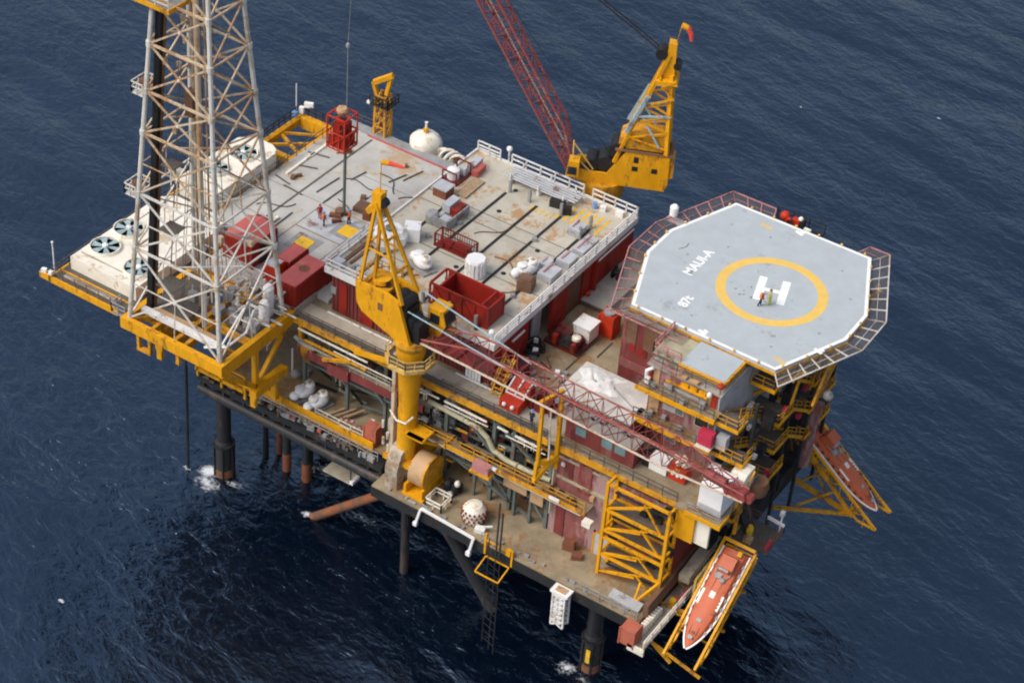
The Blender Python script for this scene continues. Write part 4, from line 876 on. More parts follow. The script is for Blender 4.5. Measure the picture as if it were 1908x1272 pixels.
b = MB(); b.beam(F(-3.2, -2.0, 35.2), F(-3.1, -2.0, 33), .12); b.beam(F(-3.2, -2, 35.0), F(-1.0, -1.3, 31.6), .14); b.beam(F(-3.0, -1.4, 33), F(-.6, -1.35, 30.7), .14); b.build('cab_stay', 'yellow_cream', t)
ap2 = F(5.2, 0, 46.2); b = MB()
for v in (-1.25, 1.25):
    e = ap2 + (F(0, v * .4, 0) - F(0, 0, 0))
    b.beam(F(6.2, v, 34.4), F(5.7, v * .6, 43.5), .42); b.beam(F(1.0, v, 32.8), e + V((0, 0, -.6)), .34)
    for k in range(4): b.beam(F(6.2, v, 35 + 2 * k), F(2.3 + .85 * k, v, 36 + 2.1 * k), .17); b.beam(F(6.1, v, 37 + 2 * k), F(2.3 + .85 * k, v, 36 + 2.1 * k), .17)
for k in range(5): b.beam(F(6.15 - .1 * k, -1.2, 36 + 1.7 * k), F(6.15 - .1 * k, 1.2, 36 + 1.7 * k), .18); b.beam(F(1.4 + .8 * k, -1.2, 33.9 + 2.3 * k), F(1.4 + .8 * k, 1.2, 33.9 + 2.3 * k), .16)
b.build('gantry_frame', 'yellow', t)
prismF(prismF(MB(), [(4.2, 42.4), (6.4, 42.6), (6.2, 43.0), (4.2, 42.9)], -1.3, 1.3), [(4.9, 43.0), (5.9, 43.0), (5.8, 46.8), (5.0, 46.9)], -.5, .5).build('gantry_head', 'yellow', t, False)
b = MB(); b.tube(F(4.4, -.7, 45.6), F(4.4, .7, 45.6), .6, 14); b.tube(F(6.1, -.6, 44.4), F(6.1, .6, 44.4), .4, 12); b.build('sheave', 'black', t)
b = MB()
for v in (-1.27, 1.27): b.beam(F(1.9, v - .05, 36.6), F(3.6, v * .85 - .05, 41.0), .36); b.beam(F(3.4, v * .9, 38.4), F(5.4, v, 35.2), .2); b.beam(F(3.0, v, 38.6), F(6.1, v, 39.0), .18)
b.build('repair_brace', 'blue_grey', t)
t2 = thing('windsock', 'drooping orange red windsock on the far crane head', 'windsock', tuple(ap2))
MB().tube(F(5.7, 0, 46.6), F(6.0, 0, 48.9), .05).build('pole', 'yellow_worn', t2); MB().tube(F(6.0, 0, 48.8), F(6.6, 0, 48.6), .3, 10, .28).build('collar', 'yellow', t2); MB().tube(F(6.6, 0, 48.6), F(7.0, 0, 47.9), .28, 10, .24).tube(F(7.0, 0, 47.9), F(7.1, 0, 47.2), .24, 10, .16).build('sleeve', 'windsock_red', t2)
ch, lc = MB(), MB(); fv = FB(-1, 0, 0) - FB(0, 0, 0); dirv = (FB(-23.5, 0, 66.6) - FB(-3.2, 0, 30.9)).normalized(); sv = FB(0, 1, 0) - FB(0, 0, 0); uv = sv.cross(dirv); uv = uv if uv.z > 0 else -uv
lattice(ch, lc, FB(-3.2, 0, 30.9), FB(-23.5, 0, 66.6), sv, uv, [(0, 1.6, .4), (.14, 2.3, 1.9), (.9, 2.3, 1.9), (1, 1.0, .8)], .125, .042, 30)
ch.build('boom_chord', 'chord_red', t); lc.build('boom_lacing', 'boom_red', t)
b = MB()
for v in (-.35, .35): b.tube(F(4.6, v, 45.6), FB(-23.2, v, 66.4), .08, 5)
b.tube(F(0.2, .3, 33), FB(-22.5, .1, 65.6), .025, 5); b.build('boom_cable', 'dark', t)
b = MB(); b.beam(FB(-3.3, 1.0, 32), FB(-16, 1.2, 54), .14); b.build('boom_pipe', 'cream_chord', t)

# ------------------------------------------------------------------ containers and gear on the drilling deck
def container(name, x0, y0, z0, x1, y1, z1, m, label, cat='container', top=None, group=None, ribs=True, extra=None):
    t = thing(name, label, cat, ((x0 + x1) / 2, (y0 + y1) / 2, z0), group=group)
    b = MB(); b.box(x0, y0, z0 + .1, x1, y1, z1)
    if ribs:
        n = max(3, int((x1 - x0) / .35))
        for k in range(n): x = x0 + (k + .25) * (x1 - x0) / n; b.box(x, y0 - .05, z0 + .2, x + .5 * (x1 - x0) / n, y0 - .002, z1 - .15)
        n = max(3, int((y1 - y0) / .35))
        for k in range(n): y = y0 + (k + .25) * (y1 - y0) / n; b.box(x1 + .002, y, z0 + .2, x1 + .05, y + .5 * (y1 - y0) / n, z1 - .15)
    b.build('body', m, t, False)
    f = MB()
    for x in (x0, x1):
        for y in (y0, y1): f.box(x - .07, y - .07, z0, x + .07, y + .07, z1 + .03)
    f.build('corner_post', m, t, False)
    if top: MB().box(x0 + .08, y0 + .08, z1 + .004, x1 - .08, y1 - .08, z1 + .05).build('roof', top, t, False)
    return t
t = container('shipping_container', -23.75, -3.2, 25.5, -21.3, 1.9, 28.1, 'red', 'large dull red container at the deck corner with an orange roof patch', top='red_faded')
MB().lathe((-22.5, -.2, 28.15), [(.6, .004), (.6, .01)], 9).build('roof_patch', 'rust_orange', t); MB().box(-21.35, 1.95, 25.6, -21.2, 3.4, 28.6).build('end_panel', 'red', t, False)
MB().beam((-23.2, -3.45, 25.6), (-23.2, -3.45, 27.6), .1).build('pole', 'white_rail', t)
container('shipping_container', -26.3, -1.8, 25.5, -24.9, -0.2, 27.9, 'red_bright', 'tall bright red locker left of the large dull red container', top='grey_light', ribs=False)
container('shipping_container', -26.3, 0.1, 25.5, -24.6, 3.1, 27.6, 'red', 'low red container behind the tall bright red locker', top='red_faded')
t = container('machinery_hut', -32.2, -0.8, 25.5, -28.6, 3.2, 28.3, 'red', 'red machinery hut with peaked roof standing behind the derrick leg', 'hut', top='red_faded')
MB().box(-28.54, .4, 25.6, -28.45, 1.4, 27.6).build('door', 'black', t, False); MB().prism([(-32.2, -.8, 28.36), (-28.6, -.8, 28.36), (-30.4, -.8, 28.9)], (0, 4.0, 0)).build('gable', 'red_faded', t, False)
MB().box(-32.4, 3.5, 25.5, -30.4, 5.0, 27.4).build('open_bin', 'red_dark', t, False)
t = thing('davit', 'yellow swan neck davit on the seam between drilling deck and pipe deck', 'davit', (-20.6, 15.0, 25.5))
MB().tube((-20.6, 14.2, 25.5), (-20.6, 14.2, 28.6), .16).tube((-20.6, 14.2, 28.6), (-19.6, 14.9, 28.5), .13).build('post', 'yellow', t); MB().tube((-19.6, 14.9, 28.5), (-19.6, 14.9, 27.8), .1).build('hook', 'dark', t)
t = thing('machine_cluster', 'huddle of grey cabinets and valves along the pipe deck edge', 'machinery', (-20.6, 12, 25.5))
b = MB()
for k in range(22): b.cbox((-20.4 + random.uniform(-.8, .5), random.uniform(9.5, 19.5), 25.5 + random.uniform(.3, .9)), (random.uniform(.3, .9), random.uniform(.3, 1.2), random.uniform(.6, 1.8)), random.uniform(0, .3))
b.build('cabinet', 'grey', t)
b = MB()
for k in range(12): y = random.uniform(9, 19); b.tube((-21.6, y, 25.6), (-19.9, y + random.uniform(-.6, .6), 25.9), .07, 6)
b.build('hose', 'dark', t)
t = thing('valve_skid', 'dark red valve skid with white drum near the back of pipe deck', 'skid', (-18.6, 19.5, 30))
b = MB(); b.box(-19.3, 18.4, 30.0, -17.4, 21.2, 30.2)
for (x, y) in ((-19.2, 18.5), (-17.5, 18.5), (-19.2, 21.1), (-17.5, 21.1)): b.beam((x, y, 30), (x, y, 31.4), .12)
b.beam((-19.2, 18.5, 31.4), (-17.5, 18.5, 31.4), .12); b.beam((-19.2, 21.1, 31.4), (-17.5, 21.1, 31.4), .12); b.build('frame', 'red_dark', t, False)
MB().lathe((-18.5, 19.4, 30.2), [(.65, 0), (.65, 1.0), (.3, 1.2)], 14).build('drum', 'white', t); b = MB(); b.cbox((-18.0, 20.6, 30.6), (.7, .6, .9)); b.cbox((-17.8, 22.4, 30.5), (.9, 1.8, 1.0), .1); b.build('cabinet', 'grey_light', t); MB().cbox((-17.0, 21.9, 30.4), (.7, 1.8, .7), .1).build('box', 'red_faded', t)
t = thing('covered_pallet', 'pale blue grey sheet cover on a brown pallet box', 'pallet box', (-17.6, 16.3, 30))
MB().cbox((-17.7, 16.5, 30.5), (1.6, 1.5, 1.0)).build('box', 'rust_orange', t); MB().cbox((-17.7, 16.5, 31.06), (1.75, 1.65, .12)).build('cover', 'grey_light', t)
t = thing('timber_stack', 'stack of tan timber planks beside the back rail of pipe deck', 'timber', (-16.2, 19.2, 30))
b = MB()
for k in range(5): b.cbox((-16.2 + .28 * k - .5, 19.0, 30.15), (.22, 3.6, .22), .02)
b.build('plank', 'wood', t)
t = thing('tool_skid', 'grey tool skid with a red tray and round tank casting a shadow', 'skid', (-14.5, 13.2, 30))
b = MB(); b.box(-15.6, 11.4, 30.0, -13.7, 15.2, 30.25); b.box(-15.6, 11.3, 30.25, -13.7, 11.45, 31.2); b.box(-13.75, 11.5, 30.25, -13.6, 15.2, 31.2); b.box(-15.6, 15.1, 30.25, -13.8, 15.25, 31.2); b.build('tray', 'grey', t, False)
MB().cbox((-14.3, 14.2, 30.9), (.8, 1.8, .7)).build('red_tray', 'red', t); MB().cbox((-15.3, 14.4, 31.0), (.9, 1.9, .9)).build('cover', 'grey_light', t); b = MB(); b.lathe((-15.9, 12.0, 30), [(.7, 0), (.72, .9), (.45, 1.2)], 14); b.build('tank', 'grey', t); MB().cbox((-14.4, 12.1, 30.7), (.9, .9, .6)).build('motor', 'grey_light', t)

# ------------------------------------------------------------------ gear on the pipe deck
t = thing('open_skip', 'long deep red open top skip near the front corner of pipe deck', 'skip', (-5.0, 2.5, 30))
x0, y0, x1, y1, z0, z1 = -8.5, 1.0, -1.9, 3.7, 30.12, 32.4
b = MB(); b.box(x0 + .3, y0, z0, x1, y0 + .1, z1); b.box(x0 + .3, y1 - .1, z0, x1, y1, z1); b.box(x0 + 1.0, y0 + .1, z0, x0 + 1.1, y1 - .1, z1); b.box(x1 - .9, y0 + .1, z0, x1 - .8, y1 - .1, z1); b.box(x1 - .08, y0 + .1, z0, x1, y1 - .1, z1 - .3); b.box(x0 + .3, y0 + .1, z0, x1 - .1, y1 - .1, z0 + .1); b.build('body', 'red', t, False)
b = MB()
for x in (x0, x0 + 1.05, x1 - .85, x1): b.beam((x, y0, z1), (x, y1, z1), .2)
for y in (y0 - .02, y1 + .02): b.beam((x0, y, z1), (x1, y, z1), .2); b.beam((x0, y, z0), (x1, y, z0), .18)
for x in (x0, x0 + 2.1, x0 + 3.6, x0 + 5.1, x1): b.beam((x, y0 - .04, z0), (x, y0 - .04, z1), .16); b.beam((x, y1, z0), (x, y1, z1), .12)
b.beam((x0 + .4, y0 - .04, z1), (x0 + 2.1, y0 - .04, z0), .12); b.beam((x0 + 3.6, y0 - .04, z1), (x0 + 5.1, y0 - .04, z0), .12)
for k in range(5): b.beam((x1 - .7 + .15 * k, y0, z1), (x1 - .7 + .15 * k, y1, z1), .05)
b.build('frame', 'red_bright' if False else 'red', t, False)
t = thing('cube_tank', 'white ribbed cube tank behind the long red open skip', 'tank', (-7.5, 7.6, 30))
MB().lathe((-7.6, 7.4, 30.05), [(1.05, 0), (1.05, 1.7), (.95, 1.9)], 8).build('shell', 'white', t, False); b = MB()
for k in range(8): a = R_(45 * k + 22); b.beam((-7.6 + 1.0 * math.cos(a), 7.4 + 1.0 * math.sin(a), 30.1), (-7.6 + 1.0 * math.cos(a), 7.4 + 1.0 * math.sin(a), 31.7), .12)
b.build('rib', 'white_rail', t)
def turtle(name, x, y, z, label, rz, cat='tank', group='white rounded pump tanks'):
    t = thing(name, label, cat, (x, y, z), group=group, local=True); t.rotation_euler = (0, 0, rz)
    b = MB(); b.ball((0, 0, .85), .8, 14, 8, .85, 1.5, 1.0); b.build('shell', 'white', t)
    b = MB(); b.lathe((.55, 0, 1.2), [(.55, 0), (.55, .35), (.4, .5)], 12); b.lathe((-.6, 0, 1.1), [(.5, 0), (.5, .4), (.3, .5)], 12); b.ball((-1.3, 0, .7), .5); b.build('cap', 'white', t)
    b = MB(); b.box(-1.5, -.8, 0, 1.4, .8, .25); b.build('skid', 'grey', t, False)
    b = MB(); b.cbox((.1, .1, 1.55), (.3, .3, .3)); b.cbox((.6, 0, 1.72), (.4, .35, .1)); b.build('valve', 'wood', t)
    return t
tk = turtle('pump_tank', -12.2, 5.0, 30.0, 'white rounded pump tank left of the long red open skip', -.35)
dup(tk, (-3.6, 10.4, 30.0), 'white rounded pump tank beside a brown tub near the right railing', 1.15)
dup(tk, (-20.0, -3.2, 15.0), 'left one of two white rounded tanks on the lower wing deck', 1.25)
dup(tk, (-18.0, -3.6, 15.0), 'right one of two white rounded tanks on the lower wing deck', 1.3)
single(MB().cbox((-2.5, 8.6, 30.6), (1.5, 1.4, 1.2), .2).cbox((-2.5, 8.6, 31.25), (1.2, 1.1, .1), .2), 'steel_tub', 'brown', 'brown steel tub at the foot of the white tank by the right railing', 'tub')
t = thing('mesh_basket', 'red wire mesh cargo basket lying across the dark channel lines', 'basket', (-11.3, 9.6, 30))
b = MB(); x0, y0, x1, y1 = -13.4, 8.8, -9.2, 10.1; z1 = 31.5
for x in (x0, x1):
    for y in (y0, y1): b.beam((x, y, 30), (x, y, z1), .12)
for y in (y0, y1):
    b.beam((x0, y, z1), (x1, y, z1), .1); b.beam((x0, y, 30.1), (x1, y, 30.1), .12); b.beam((x0, y, 30.8), (x1, y, 30.8), .07)
    for k in range(15): x = x0 + (k + .5) * .28; b.beam((x, y, 30.1), (x, y, z1), .05)
for x in (x0, x1): b.beam((x, y0, z1), (x, y1, z1), .1)
b.beam((-12.5, 8.8, 30), (-12.5, 8.8, 32.3), .12); b.build('cage', 'red_dark', t); b = MB(); b.box(x0, y0, 30.02, x1, y1, 30.14); b.cbox((-10.6, 9.5, 30.5), (1.6, .8, .7)); b.cbox((-12.2, 9.4, 30.4), (1.0, .8, .5)); b.build('load', 'red', t)
t = thing('rescue_tub', 'white eight sided tub with a green wheel behind the near crane', 'tub', (-17.2, 7.2, 30))
MB().lathe((-17.0, 6.4, 30), [(1.4, 0), (1.75, .5), (1.75, 1.3), (1.3, 1.7)], 8).cbox((-15.8, 8.4, 30.8), (1.6, 1.6, 1.5), .5).build('shell', 'white', t, False); MB().lathe((-17.0, 6.3, 31.7), [(.45, 0), (.5, .3), (.3, .45)], 10).build('wheel', 'grey_green', t)
t = thing('plank_pile', 'two brown planks lying along the left edge of pipe deck', 'planks', (-18.4, 3.6, 30)); b = MB(); b.cbox((-18.7, 3.4, 30.1), (.35, 5.0, .2)); b.cbox((-18.0, 3.0, 30.1), (.3, 3.6, .18)); b.build('plank', 'brown', t); MB().cbox((-18.6, .2, 30.4), (1.0, .8, .8)).cbox((-16.2, .1, 30.5), (.4, .4, 1.0)).build('box', 'grey_light', t)
def tray_stack(x, y, label, w=1.5, l=1.6, n=3, rz=0.0):
    t = thing('tray_stack', label, 'tray stack', (x, y, 30), group='stacked grey trays'); b = MB()
    for k in range(n): b.cbox((x + .06 * k, y - .05 * k, 30.12 + .28 * k), (w, l, .2), rz)
    b.build('tray', 'grey_light', t, False); MB().cbox((x, y, 30.4), (w * .8, l * .8, .75), rz).build('core', 'grey', t)
    MB().cbox((x - w * .1, y, 30.12 + .28 * n - .09), (w * .12, l * .9, .02), rz).build('red_band', 'pink', t)
tray_stack(-3.5, 19.4, 'stack of grey trays by the yellow stripes at the far corner', 1.4, 1.6, 4)
tray_stack(-1.4, 17.6, 'grey tray stack against the right railing, farthest back', 1.3, 3.0, 3)
tray_stack(-1.5, 14.3, 'grey tray stack with red band, middle of the right railing row', 1.5, 1.8, 4)
tray_stack(-1.7, 11.4, 'broad stack of grey trays beside the white rounded tank', 1.6, 2.0, 4)
tray_stack(-2.9, 12.7, 'small grey box stack left of the right railing row', 1.0, 1.2, 3)
t = thing('pipe_bundle', 'long bundle of grey drill pipes racked along the back railing', 'pipes', (-10, 23.4, 30)); b = MB()
for k in range(11):
    y = 22.5 + .2 * k; b.tube((-14.2 + random.uniform(-.2, .6), y, 30.7 + (k % 2) * .12), (-6.0 + random.uniform(-.8, .6), y, 30.7 + (k % 2) * .12), .10, 7)
b.build('pipe', 'grey_light', t); b = MB()
for x in (-13.4, -10, -7): b.box(x - .15, 22.3, 30, x + .15, 24.8, 30.55); b.beam((x, 22.3, 30.1), (x, 22.3, 31.3), .14); b.beam((x, 24.8, 30.1), (x, 24.8, 31.3), .14)
b.build('rack', 'white_rail', t); b = MB(); b.cbox((-7.4, 22.0, 30.4), (1.6, .7, .8), .2); b.cbox((-6.0, 21.6, 30.4), (.9, .7, .8), .5); b.build('gear', 'dark', t)
t = thing('blue_canister', 'small blue canister and white cans in the far railing corner', 'canister', (-4.2, 24.0, 30)); MB().lathe((-4.3, 24.2, 30), [(.25, 0), (.25, .7)], 10).build('canister', 'helmet_blue', t); MB().cbox((-3.4, 24.3, 30.3), (.6, .5, .6), .4).cbox((-1.6, 24.6, 30.3), (.8, .5, .6), .2).build('can', 'white', t)
t = thing('dome_light', 'white ball lamp on a short post at the back railing', 'lamp', (-16.2, 25.4, 30)); MB().tube((-15.6, 25.4, 30), (-15.6, 25.4, 31.6), .09).build('post', 'white_rail', t); MB().ball((-15.6, 25.4, 31.8), .32).build('globe', 'white', t)
t = thing('dome_light', 'white ball lamp at the front right corner of pipe deck', 'lamp', (-.6, -.3, 30)); MB().tube((-.5, -.4, 30), (-.5, -.4, 31.0), .09).build('post', 'white_rail', t); MB().ball((-.5, -.4, 31.2), .32).build('globe', 'white', t)

def hose(x, y, z, l, a, m, label, group):
    b = MB(); pts = []
    for k in range(9): q = k / 8 * l; pts.append((x + q * math.cos(a) - .5 * math.sin(q * 1.3 + a) * math.sin(a), y + q * math.sin(a) + .5 * math.sin(q * 1.3 + a) * math.cos(a), z + .05))
    b.path(pts, .055, 5); single(b, 'loose_hose', m, label, 'hose', group)
for (x, y, l, a) in [(-35, 8, 4, .8), (-31, 17.5, 5, .2), (-28.5, 21, 4, -.5), (-24, 18, 3.5, 1.0), (-29, 14.5, 3, -.8)]: hose(x, y, 25.51, l, a, 'dark', 'thin dark hose lying loose on the pale drilling deck', 'loose hoses on the drilling deck')
for (x, y, l, a) in [(-15.4, 2.2, 4, .5), (-11, 12.6, 4.5, 1.1), (-7.6, 11, 4, -.3), (-4.4, 5.2, 3, 1.2)]: hose(x, y, 30.01, l, a, 'brown', 'thin brown hose lying loose on the beige pipe deck', 'loose hoses on the pipe deck')
scatter('deck_box', 'grey', 'small grey box left standing on the beige pipe deck', 'box', 'small boxes on the pipe deck', [((random.uniform(-18.5, -1), random.uniform(.6, 20), 30.2), (random.uniform(.25, .6), random.uniform(.25, .6), .4), random.random()) for k in range(12)])
scatter('deck_box', 'brown', 'small brown box left standing on the pale drilling deck', 'box', 'small boxes on the drilling deck', [((random.uniform(-36.5, -22.5), random.uniform(13, 25), 25.68), (random.uniform(.25, .7), random.uniform(.25, .7), .36), random.random()) for k in range(10)])
scatter('walkway_locker', 'red_dark', 'small dark red locker against the wall along the front walkway', 'locker', 'lockers along the front walkway', [((random.uniform(-3.2, 8.2), random.uniform(-1.0, -.5), 25.5), (random.uniform(.4, 1.1), .5, random.uniform(.6, 1.1)), 0) for k in range(7)])
scatter('gas_bottle', 'white', 'white gas bottle standing by the walkway wall', 'bottle', 'gas bottles along the front walkway', [((-2.6 + .35 * k, -.9, 25.65), (.25, .25, 1.2), .4) for k in range(5)])
# ------------------------------------------------------------------ middle yard on the main deck
container('fire_locker', 3.7, 12.5, 25, 5.3, 14.0, 27.5, 'red_bright', 'bright orange red tall locker beside the helideck corner', 'locker', ribs=False)
t = thing('locker_vent', 'dark grey vent grille on top of the bright red locker', 'vent', (4.5, 13.2, 27.6)); MB().lathe((4.5, 13.2, 27.56), [(.6, 0), (.6, .2), (.3, .24)], 12).build('grille', 'grey', t)
t = thing('raised_slab', 'low grey slab platform with dark skirt beside the red side wall', 'platform', (1, 18, 25)); MB().box(-0.9, 15.4, 25.6, 3.0, 24, 25.75).build('top', 'deck_grey', t, False); MB().box(-.8, 15.5, 25, 2.9, 24, 25.6).build('skirt', 'grating', t, False)
t = thing('cable_reel', 'dark round cable reel against the red side wall', 'reel', (.8, 20.8, 25.75)); MB().lathe((.6, 20.6, 26.4), [(.7, 0), (.7, .1), (.35, .12), (.35, .6), (.7, .62), (.7, .72)], 16, 'X').build('drum', 'dark', t)
t = thing('fire_buoy', 'small red float ball on the grey slab', 'float', (.2, 16.4, 25.75)); MB().ball((.2, 16.3, 26.0), .28).tube((.2, 16.3, 25.75), (.2, 16.3, 25.85), .15).build('ball', 'red_bright', t)
t = thing('winch_unit', 'dark red winch machine with drums in the brown yard', 'winch', (2.2, 9.6, 25))
b = MB(); b.box(.2, 8.2, 25, 4.2, 10.6, 25.35); b.lathe((1.2, 8.6, 26.0), [(.7, 0), (.5, .1), (.5, 1.3), (.7, 1.4)], 14, 'Y'); b.cbox((2.2, 9.2, 26.0), (.8, 1.0, 1.2)); b.lathe((3.4, 8.4, 25.9), [(.6, 0), (.4, .1), (.4, 1.3), (.6, 1.4)], 14, 'Y'); b.beam((.2, 9.9, 25.3), (.6, 10.2, 27.1), .15); b.build('frame', 'red_dark', t)
b = MB(); b.cbox((2.9, 8.4, 26.2), (.9, .8, 1.0)); b.tube((2.0, 8.2, 25.7), (2.0, 9.8, 25.7), .35); b.build('engine', 'dark', t); MB().lathe((3.6, 8.6, 26.7), [(.45, 0), (.45, .3), (.2, .4)], 12).build('filter', 'cream', t)
b = MB(); b.cbox((1.6, 8.0, 26.3), (.5, .5, .9)); b.cbox((3.7, 7.9, 26.2), (.4, .5, .8)); b.build('guard', 'red', t)
t = thing('white_crate', 'white flat topped crate standing in the dark red winch', 'crate', (3.0, 11.0, 25)); MB().box(2.3, 10.2, 25.3, 4.1, 12.0, 27.0).build('body', 'white', t, False); MB().box(2.2, 10.1, 27.0, 4.2, 12.1, 27.1).build('lid', 'white', t, False)
t = thing('hose_pile', 'black heap of hoses and scrap in front of the red winch', 'hoses', (0.6, 6.2, 25)); b = MB()
for k in range(9):
    x, y, r = .5 + random.uniform(-.6, .6), 6.3 + random.uniform(-.7, .7), random.uniform(.4, .8)
    b.path([(x + r * math.cos(i * .7), y + r * math.sin(i * .7), 25.1 + .12 * k + .2 * math.sin(i)) for i in range(10)], .08, 5)
b.cbox((.5, 6.3, 25.3), (1.0, .9, .6), .4); b.build('hose', 'black', t); b = MB(); b.cbox((.9, 5.6, 25.9), (.5, .5, .4), .4); b.cbox((.1, 7.0, 25.9), (.4, .3, .5), .4); b.build('scrap', 'white', t)
scatter('small_crate', 'grey', 'small grey crate scattered on the brown yard floor beside the red wall', 'crate', 'small grey crates in the yard',
        [((random.uniform(.2, 6.4), random.uniform(.6, 6.0), 25.2), (random.uniform(.2, .7), random.uniform(.2, .7), .4), random.uniform(0, 1.5)) for k in range(14)])
scatter('white_drum', 'white', 'small white drum standing on the brown yard floor', 'drum', 'white drums in the yard', [((random.uniform(.2, 6), random.uniform(1, 7), 25.3), (.45, .4, .6), random.random()) for k in range(4)])
for k in range(6):
    x, y = random.uniform(0.5, 5.5), random.uniform(1, 6); single(MB().beam((x, y, 25.08), (x + random.uniform(-2, 2), y + random.uniform(-1, 2), 25.08), .12), 'loose_bar', 'maroon', 'loose maroon steel bar lying on the brown yard floor', 'bar', 'loose bars in the yard')
t = thing('seam_kerb', 'thin dark kerb line crossing the brown yard', 'kerb', (5, 6, 25)); b = MB(); b.box(4.2, 5.6, 25, 4.32, 11.9, 25.12); b.box(5.6, 9.4, 25, 5.72, 12.2, 25.12); b.build('kerb', 'grating', t)
t = thing('compressor_skid', 'dark red compressor skid with pipes at the pipe deck front corner', 'compressor', (1.0, 1.6, 25))
b = MB(); b.box(.1, -.4, 25, 2.0, 3.6, 25.3); b.cbox((.7, .6, 26.0), (1.0, 1.4, 1.5)); b.cbox((1.3, 2.4, 25.9), (1.2, 1.2, 1.2)); b.tube((.5, 3.2, 26.3), (1.7, 3.2, 26.3), .4, 12); b.build('block', 'red_dark', t)
b = MB()
for k in range(10): x, y = random.uniform(.2, 1.9), random.uniform(-.3, 3.5); b.tube((x, y, 25.4), (x, y, random.uniform(26.2, 27.6)), .08, 6); b.tube((x, y, 26.4), (random.uniform(.2, 1.9), random.uniform(-.3, 3.5), 26.4), .06, 6)
b.build('pipe', 'maroon', t); b = MB(); b.ball((1.5, .2, 26.6), .25); b.cbox((.4, 1.8, 26.5), (.4, .5, .5)); b.build('gauge_box', 'cream', t)
scatter('pump_block', 'red_dark', 'dark red pump block standing on the yard floor by the striped skid', 'pump', 'pump blocks in the yard', [((random.uniform(4.6, 6.6), random.uniform(-2.2, 2.6), 25.4), (random.uniform(.5, 1.0), random.uniform(.5, 1.2), random.uniform(.6, 1.0)), random.uniform(0, .4)) for k in range(5)])
t = thing('striped_skid', 'bright red box skid with white bars across its tilted lid', 'skid', (3.1, -1.2, 25)); MB().prism([(2.2, -2.6, 25.05), (2.2, .3, 25.05), (2.2, .3, 27.3), (2.2, -1.6, 26.2), (2.2, -2.6, 26.0)], (2.1, 0, 0)).build('body', 'red_bright', t, False); b = MB()
for x in (2.25, 3.2, 4.15): b.beam((x, -1.55, 26.32), (x, .25, 27.36), .13)
b.beam((2.2, .28, 27.4), (4.3, .28, 27.4), .12); b.beam((2.2, -1.6, 26.3), (4.3, -1.6, 26.3), .1); b.build('bar', 'white', t); b = MB(); b.ball((2.8, -2.7, 25.8), .22); b.ball((3.7, -2.7, 25.8), .22); b.build('lamp', 'white', t)
t = thing('yellow_stair', 'short yellow ladder frame between the pipe deck wall and striped skid', 'ladder', (1.0, -.6, 25)); b = MB()
for x in (.6, 1.6): b.beam((x, -1.6, 25.2), (x, .8, 28.2), .16); b.beam((x, -1.6, 26.2), (x, .8, 29.1), .1)
for k in range(8): b.beam((.6, -1.5 + .3 * k, 25.4 + .36 * k), (1.6, -1.5 + .3 * k, 25.4 + .36 * k), .14)
b.build('frame', 'yellow_worn', t)
t = thing('deck_store', 'low grey roofed store with messy white tarps on its roof', 'store', (11, 2.3, 25))
MB().box(7.2, -.3, 25, 14.7, 4.6, 28.0).build('wall', 'maroon_pale', t, False); MB().box(7.0, -.5, 28.0, 14.9, 4.8, 28.2).build('roof', 'tarp', t, False)
b = MB(); b.box(7.2, -.36, 26.6, 14.7, -.304, 27.9); b.build('upper_band', 'grey_light', t, False)
b = MB(); nx, ny = 30, 18; vs = []
for j in range(ny):
    for i in range(nx):
        u, v_ = i / (nx - 1), j / (ny - 1); e = min(u, 1 - u, v_, 1 - v_) * 4
        vs.append((7.5 + 3.9 * u + random.uniform(-.09, .09) + .5 * math.sin(v_ * 7), 1.5 + 2.9 * v_ + random.uniform(-.09, .09) + .25 * math.sin(u * 9), 28.21 + max(0, min(1, e)) * (.10 + .20 * abs(math.sin(u * 11 + 2 * math.sin(v_ * 8))) * random.uniform(.5, 1))))
b._add(vs, [(j * nx + i, j * nx + i + 1, (j + 1) * nx + i + 1, (j + 1) * nx + i) for j in range(ny - 1) for i in range(nx - 1)])
o_ = b.build('tarp_sheet', 'tarp_white', t, True, False); o_.data.set_sharp_from_angle(angle=math.pi); b = MB(); b.beam((11.0, 3.0, 28.25), (14.0, 1.6, 28.25), .08); b.beam((8, 1.2, 28.25), (14.6, 1.2, 28.25), .06); b.build('roof_seam', 'grey', t)
t = thing('cabin', 'dark maroon cabin with small teal windows under the crane boom', 'cabin', (12.5, -2, 25)); MB().box(9.3, -2.3, 25.02, 16.6, -.7, 27.3).build('wall', 'maroon', t, False); MB().box(9.2, -2.4, 27.3, 16.7, -.6, 27.45).build('roof', 'deck_grey', t, False)
for x in (10.4, 13.2, 14.6): MB().box(x, -2.36, 26.0, x + 1.1, -2.302, 26.9).build('window', 'glass_teal', t, False)
t = thing('deck_scaffold', 'maroon pipe bench and cables in front of the roofed store', 'bench', (11, -.5, 25)); b = MB()
for k in range(14): x = 7.0 + k * .55; b.beam((x, -.5, 27.0), (x + .3, -.9, 28.3), .12)
b.beam((7, -.5, 27.6), (15, -.5, 27.6), .15); b.build('frame', 'red_dark', t)
b = MB()
for k in range(22): x = random.uniform(7, 15); b.beam((x, -.7, random.uniform(27.5, 28.4)), (x + random.uniform(-.6, .9), -.9, random.uniform(27.4, 28.6)), .09)
b.build('cable', 'grating', t); b = MB()
for k in range(9): b.cbox((random.uniform(7, 16), -1.1, 27.65), (random.uniform(.3, .9), .5, random.uniform(.2, .5)))
b.build('roof_box', 'grey', t)

